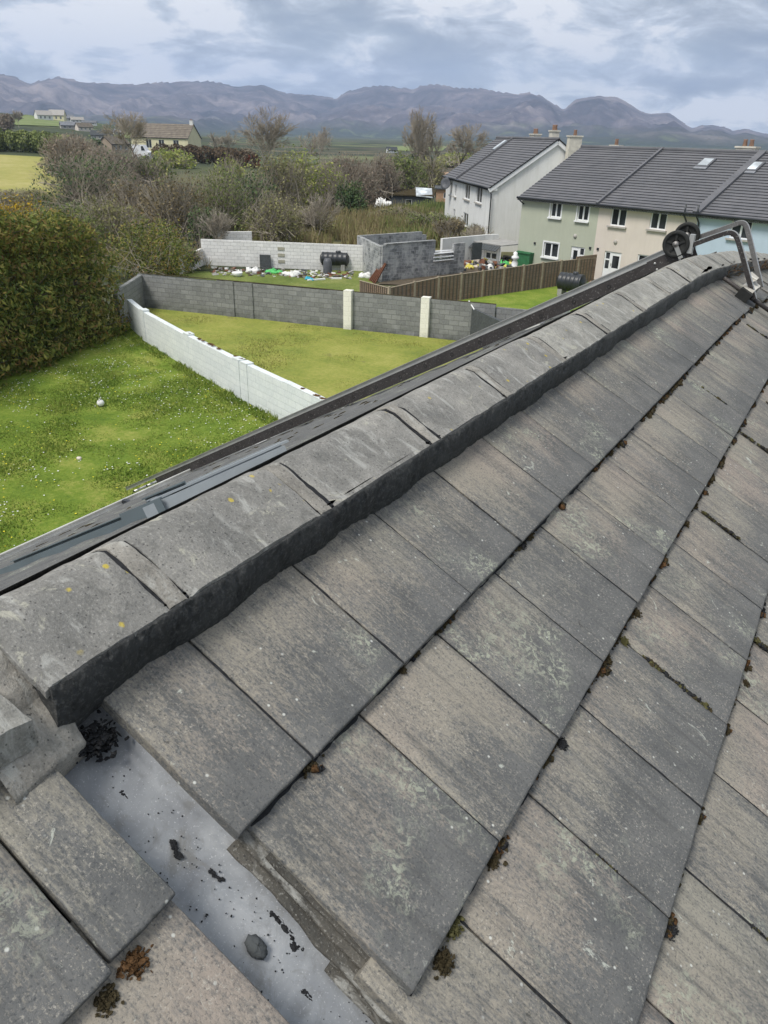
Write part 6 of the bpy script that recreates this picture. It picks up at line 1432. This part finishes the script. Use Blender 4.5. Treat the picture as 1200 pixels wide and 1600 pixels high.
def flowers(n, mat, name, label, seed, size, thr, zz):
    xy = scatter(LP, n, seed, lambda x, y: 1.0 if float(fbm(x*.30, y*.30, seed+2, 3)) > thr else .12); q = np.random.RandomState(seed); vs = []; fs = []
    for i, (x, y) in enumerate(xy):
        s = size*q.uniform(.6, 1.4); k = len(vs); z = GZ+zz*q.uniform(.5, 1.2)
        for t in range(5): vs.append((x+s*math.cos(t*1.2566), y+s*math.sin(t*1.2566), z+.004*q.rand()))
        fs.append([k+j for j in range(5)])
    o = fastmesh(name, vs, np.array(fs), mat); tag(o, label, 'flowers', kind='stuff')
flowers(900, 'daisy', 'daisies', 'white daisies dotted through the near lawn', 12, .018, .56, .055)
flowers(330, 'buttercup', 'dandelions', 'yellow dandelions dotted through the near lawn', 21, .019, .56, .055)

# ------------------------------------------------------------------ loose things in the gardens
def ball(px, py, r, label, mat='white_cloth'):
    p = G(px, py); b = MB(); b.lathe(p+V(0, 0, r+.02), (0.2, .3, 1), [(-r*math.cos(t), r*math.sin(t)) for t in np.linspace(0, math.pi, 17)], 26)
    for k in range(7):
        d = V(math.cos(k*2.4)*math.sin(k*.9+.3), math.sin(k*2.4)*math.sin(k*.9+.3), math.cos(k*.9+.3)); b.lathe(p+V(0, 0, r+.02)+d*r*.965, d, [(.0, r*.26), (r*.05, r*.2), (r*.052, 0)], 5, 1, False)
    tag(recenter(b.build('football', [mat, 'black_plastic'])), label, 'ball')
ball(158, 636, .115, 'white football with dark patches on the near lawn'); 
p = G(124, 719); b = MB(); b.blob(p+V(0, 0, .05), (.07, .06, .05), 3, 8, .12); tag(recenter(b.build('small_ball', 'beige_render')), 'small pale ball on the lawn near the roof edge', 'ball')
def tank(p, L, r, ax, label, legs=True, mat='black_plastic', base='concrete'):
    X = np.array(ax)/np.linalg.norm(ax); Y = np.cross((0, 0, 1), X); Z = V(0, 0, 1); e = empty('oil_tank', p, label, 'oil tank'); hb_ = .32 if legs else .42; c = p+Z*(hb_+r)
    pr = [(-L/2, 0), (-L/2+.02, r*.55), (-L/2+r*.35, r*.93)]
    for k in range(6):
        x = -L/2+r*.42+(L-r*.84)*k/5; pr += [(x-.05, r*.975), (x-.03, r*1.0), (x+.03, r*1.0), (x+.05, r*.975)]
    pr += [(L/2-r*.35, r*.93), (L/2-.02, r*.55), (L/2, 0)]
    b = MB(); b.lathe(c, X, pr, 32); b.build('tank_body', mat, e); b = MB(); b.lathe(c+X*L*.12+Z*r*.95, Z, [(0, .16), (.10, .16), (.12, .12), (.12, 0)], 14); b.build('filler_cap', mat, e)
    for s in (-.3, .3):
        b = MB(); b.box(c+X*L*s-Z*(r+hb_/2-.06), (.25, r*1.5, hb_+.1), (X, Y, Z)); b.build('block_support', base, e)
    return e
tank(G(888, 465)+V(0, .2, 0), 1.65, .50, TX+TY*.25, 'black ribbed oil tank on blocks on the right lawn by the fence')
tank(G(523, 423), 1.9, .42, ywD, 'glossy black oil tank against the white yard wall')
p = G(512, 428); b = MB(); b.lathe(p+V(0, 0, .0), (0, 0, 1), [(0, .3), (.75, .28), (.95, .18), (.97, 0)], 16); tag(recenter(b.build('feed_drum', 'satellite_grey')), 'dark upright drum at the left end of the yard oil tank', 'drum')
p = G(548, 452); b = MB(); b.beam(p, p+V(0, 0, 1.5), .05, .05); b.box(p+V(.1, .1, 1.1), (.32, .2, .8)); b.box(p+V(.3, .25, .25), (.9, .5, .12)); tag(recenter(b.build('washing_post', 'green_plastic')), 'green post with a hung cover beside the yard oil tank', 'post')
def item(name, px, py, size, mat, label, cat, ax=None, jit=.04, z=0, tilt=0):
    p = G(px, py); b = MB(); a = rnd.uniform(0, 3); X = V(math.cos(a), math.sin(a), tilt); X /= np.linalg.norm(X); Y = np.cross((0, 0, 1), X); Y /= np.linalg.norm(Y); Z = np.cross(X, Y)
    b.box(p+V(0, 0, size[2]/2+z), size, (X, Y, Z), jit=jit); return tag(recenter(b.build(name, mat)), label, cat)
p = G(398, 416); b = MB(); b.lathe(p, (0, 0, 1), [(0, .16), (.42, .22), (.44, .25), (.42, .2), (.05, .14)], 16); b.blob(p+V(.0, 0, .5), (.2, .2, .12), 4, 7, .2); tag(recenter(b.build('plastic_bucket', 'blue_plastic')), 'bright blue bucket on the rubble by the white yard wall', 'bucket')
p = G(415, 419); b = MB(); b.box(p+V(0, 0, .42), (.72, .08, .84), (ywD, np.cross((0, 0, 1), ywD), V(0, 0, 1))); tag(recenter(b.build('paving_slab', 'slate_dark')), 'grey square slab leaning on the white yard wall', 'slab')
p = G(371, 433); b = MB(); b.lathe(p, (0, 0, 1), [(0, .12), (.1, .27), (.28, .34), (.30, .32), (.12, .22), (.06, 0)], 18); tag(recenter(b.build('wash_basin', 'pvc_white')), 'round white basin on the grass left of the rubble', 'basin')
def crumple(px, py, r, mat, name, label, cat, seed, squash=.45):
    p = G(px, py); b = MB(); q = random.Random(seed)
    for k in range(6): b.blob(p+V(q.uniform(-1, 1)*r*.8, q.uniform(-1, 1)*r*.6, r*squash*.5), (r*q.uniform(.3, .7), r*q.uniform(.3, .7), r*squash*q.uniform(.5, 1)), seed+k, 5, .45)
    return tag(recenter(b.build(name, mat)), label, cat)
crumple(430, 427, .42, 'bright_green', 'plastic_sheet', 'bright green crumpled sheet in the middle of the rubble', 'sheet', 3, .4); crumple(458, 431, .48, 'white_cloth', 'tarpaulin', 'largest greyish white crumpled tarp on the rubble', 'tarp', 5, .45)
crumple(398, 425, .5, 'white_cloth', 'tarpaulin', 'small white rag right below the blue bucket', 'tarp', 8, .4); crumple(570, 434, .42, 'white_cloth', 'tarpaulin', 'silvery crumpled bag left of the rusty boards', 'tarp', 12, .55)
crumple(484, 438, .3, 'blue_plastic', 'plastic_sheet', 'small turquoise sheet on the grass at the end of a white plank', 'sheet', 15, .4)
for (x0, y0, x1, y1, lb) in ((481, 440, 508, 438, 'left of the two white planks lying on the yard grass'), (518, 437, 534, 437, 'right of the two white planks lying on the yard grass')):
    b = MB(); b.beam(G(x0, y0)+V(0, 0, .08), G(x1, y1)+V(0, 0, .08), .16, .08); tag(recenter(b.build('white_plank', 'pvc_white')), lb, 'plank')
b = MB(); p = G(586, 443)
for k in range(5): b.beam(p+V(-.35*k*.5, .1*k, 0), p+V(-.35*k*.5+.5, .2*k+.4, 1.15), .12, .05, up=(1, 0, 0))
tag(recenter(b.build('rusty_boards', 'rust_wood')), 'rust red boards leaning on the corner of the ruined store', 'boards')
b = MB(); q = random.Random(8)
for i in range(330):
    x = q.uniform(330, 552); y = 419+q.uniform(0, 12)+(x-330)*.03; p = G(x, y); s = q.uniform(.05, .2); b.box(p+V(0, 0, s*.3), (s*q.uniform(.8, 2.2), s, s*.7), (V(math.cos(i), math.sin(i), q.uniform(-.3, .3)), V(-math.sin(i), math.cos(i), 0), V(0, 0, 1)), mi=q.choice([0, 0, 1, 2, 2, 3, 4]), jit=s*.2)
tag(b.build('rubble', ['concrete', 'rust_wood', 'soil', 'white_cloth', 'slate_dark']), 'strip of broken blocks and rubbish along the white yard wall', 'rubble', kind='stuff')
b = MB()
for i in range(130):
    x = q.uniform(724, 806); y = 411+q.uniform(-3, 14); p = G(x, y); s = q.uniform(.06, .3); b.box(p+V(0, 0, s*.4+.2*q.random()), (s*q.uniform(.8, 2), s, s*.8), (V(math.cos(i), math.sin(i), q.uniform(-.4, .4)), V(-math.sin(i), math.cos(i), 0), V(0, 0, 1)), mi=q.choice([0, 1, 2, 2, 3, 4, 4, 5, 5]), jit=s*.25)
tag(b.build('rubble', ['white_cloth', 'yellow_plastic', 'slate_dark', 'rust_wood', 'concrete', 'beige_render']), 'heap of mixed rubbish beyond the brown fence', 'rubbish', kind='stuff')
crumple(735, 421, .28, 'yellow_plastic', 'rubbish_bag', 'pale yellow sack in the rubbish heap', 'sack', 31, .8); crumple(760, 423, .38, 'white_cloth', 'rubbish_bag', 'largest cream white sacks in the rubbish heap', 'sack', 35, .7); crumple(790, 420, .38, 'bright_green', 'plastic_sheet', 'green sheeting bundle beside the white urn', 'sheet', 38, .9)
p = G(803, 424); b = MB(); b.lathe(p, (0, 0, 1), [(0, .28), (.08, .3), (.15, .16), (.55, .22), (.75, .12), (.85, .26), (.95, .24), (1.05, .13), (1.2, .15), (1.3, 0)], 18); tag(recenter(b.build('garden_urn', 'pvc_white')), 'white ornamental urn between the rubbish and the green bin', 'urn')
def bin_(px, py, label):
    p = G(px, py); e = empty('wheelie_bin', p, label, 'bin'); X, Y = TX, TY; Z = V(0, 0, 1); b = MB(); A = [p-X*.55-Y*.3, p+X*.55-Y*.3, p+X*.55+Y*.3, p-X*.55+Y*.3]; B_ = [a+(a-p)*.12+Z*.95 for a in A]
    b.add(A+B_, [(0, 1, 5, 4), (1, 2, 6, 5), (2, 3, 7, 6), (3, 0, 4, 7), (3, 2, 1, 0)]); b.build('bin_body', 'green_plastic', e); b = MB(); b.box(p+Z*1.0, (1.3, .8, .08), (X, Y, Z)); b.box(p+Z*1.05-Y*.2, (1.2, .12, .06), (X, Y, Z)); b.build('lid', 'green_plastic', e)
bin_(820, 418, 'dark green bin against the sage green house corner')
b = MB(); p0 = G(918, 455)
for k in range(5): b.tube([p0+TX*.3*k, p0+TX*.3*k+V(0, 0, .5), p0+TX*(.3*k+.12)+V(0, 0, .6), p0+TX*(.3*k+.2)+V(0, 0, .5), p0+TX*(.3*k+.22)], .03, 6)
tag(recenter(b.build('hoop_edging', 'timber_new')), 'low looped wooden edging between the oil tank and the house door', 'edging')
for i, (x, yb, yt) in enumerate(((574, 365, 334), (581, 368, 347), (648, 372, 348))):
    p = G(x, yb+6); b = MB(); b.beam(p, p+V(0, 0, hgt(p, yt)), .12, .12); tag(recenter(b.build('wooden_post', 'timber_new')), ['taller left post in the scrub behind the ruined store', 'shorter post beside the taller one in the scrub', 'thick post in the scrub left of the white house'][i], 'post')
crumple(598, 326, 1.1, 'white_cloth', 'tarpaulin', 'white tarp heap left of the dark garden shed', 'tarp', 41, .7)
# white van and grey car by the cottage
def vehicle(px, py, Lp, hp, mat, name, label, cat, van):
    p = T(px, py); D_ = dist(p); L = Lp/FPX*D_; h = hp/FPX*D_; X = V(math.cos(YAW+.15), -math.sin(YAW+.15), 0); Y = np.cross((0, 0, 1), X); Z = V(0, 0, 1); e = empty(name, p, label, cat); wd = L*.38; c = p-Y*wd/2
    pf = [(-.5, .18), (-.5, .95), (-.47, 1.0), (.18, 1.0), (.34, .62), (.49, .50), (.5, .18)] if van else [(-.5, .2), (-.49, .6), (-.36, .66), (-.24, 1.0), (.14, 1.0), (.30, .64), (.48, .55), (.5, .2)]
    b = MB(); b.prism([c+X*x*L+Z*z*h for x, z in pf], Y*wd); b.build('body', mat, e)
    b = MB(); k = [(.06, .62), (.06, .92), (.17, .92), (.28, .62)] if van else [(-.32, .66), (-.22, .93), (.12, .93), (.25, .66)]; b.prism([c-Y*.02+X*x*L+Z*z*h for x, z in k], -Y*.02); b.build('side_window', 'window_glass', e)
    for x in (-.32, .30): b = MB(); b.lathe(c+X*x*L+Z*h*.17, -Y, [(-.2, h*.17), (.03, h*.17), (.03, h*.1), (.0, 0)], 16); b.build('wheel', 'rubber', e)
vehicle(223, 249, 25, 18, 'car_white', 'parked_van', 'white van parked by the bare tree left of the cottage', 'van', True); vehicle(246, 252, 18, 8, 'car_grey', 'parked_car', 'silver car parked right of the white van', 'car', False)

# the air between us and the hills
if HAZE:
    b = MB(); b.box((CAM[0]+6400*math.sin(YAW)*.45, CAM[1]+6400*math.cos(YAW)*.45, -30+300), (9500, 10500, 640)); hz = b.build('haze', 'dark_void'); hz['kind'] = 'stuff'
    hm = bpy.data.materials.new('haze_air'); hm.use_nodes = True; nt = hm.node_tree; nt.nodes.clear(); o_ = nt.nodes.new('ShaderNodeOutputMaterial'); pv = nt.nodes.new('ShaderNodeVolumePrincipled')
    pv.inputs['Density'].default_value = HAZE; pv.inputs['Color'].default_value = (.58, .72, 1.0, 1); pv.inputs['Anisotropy'].default_value = .2; nt.links.new(pv.outputs[0], o_.inputs['Volume']); hz.data.materials.clear(); hz.data.materials.append(hm)
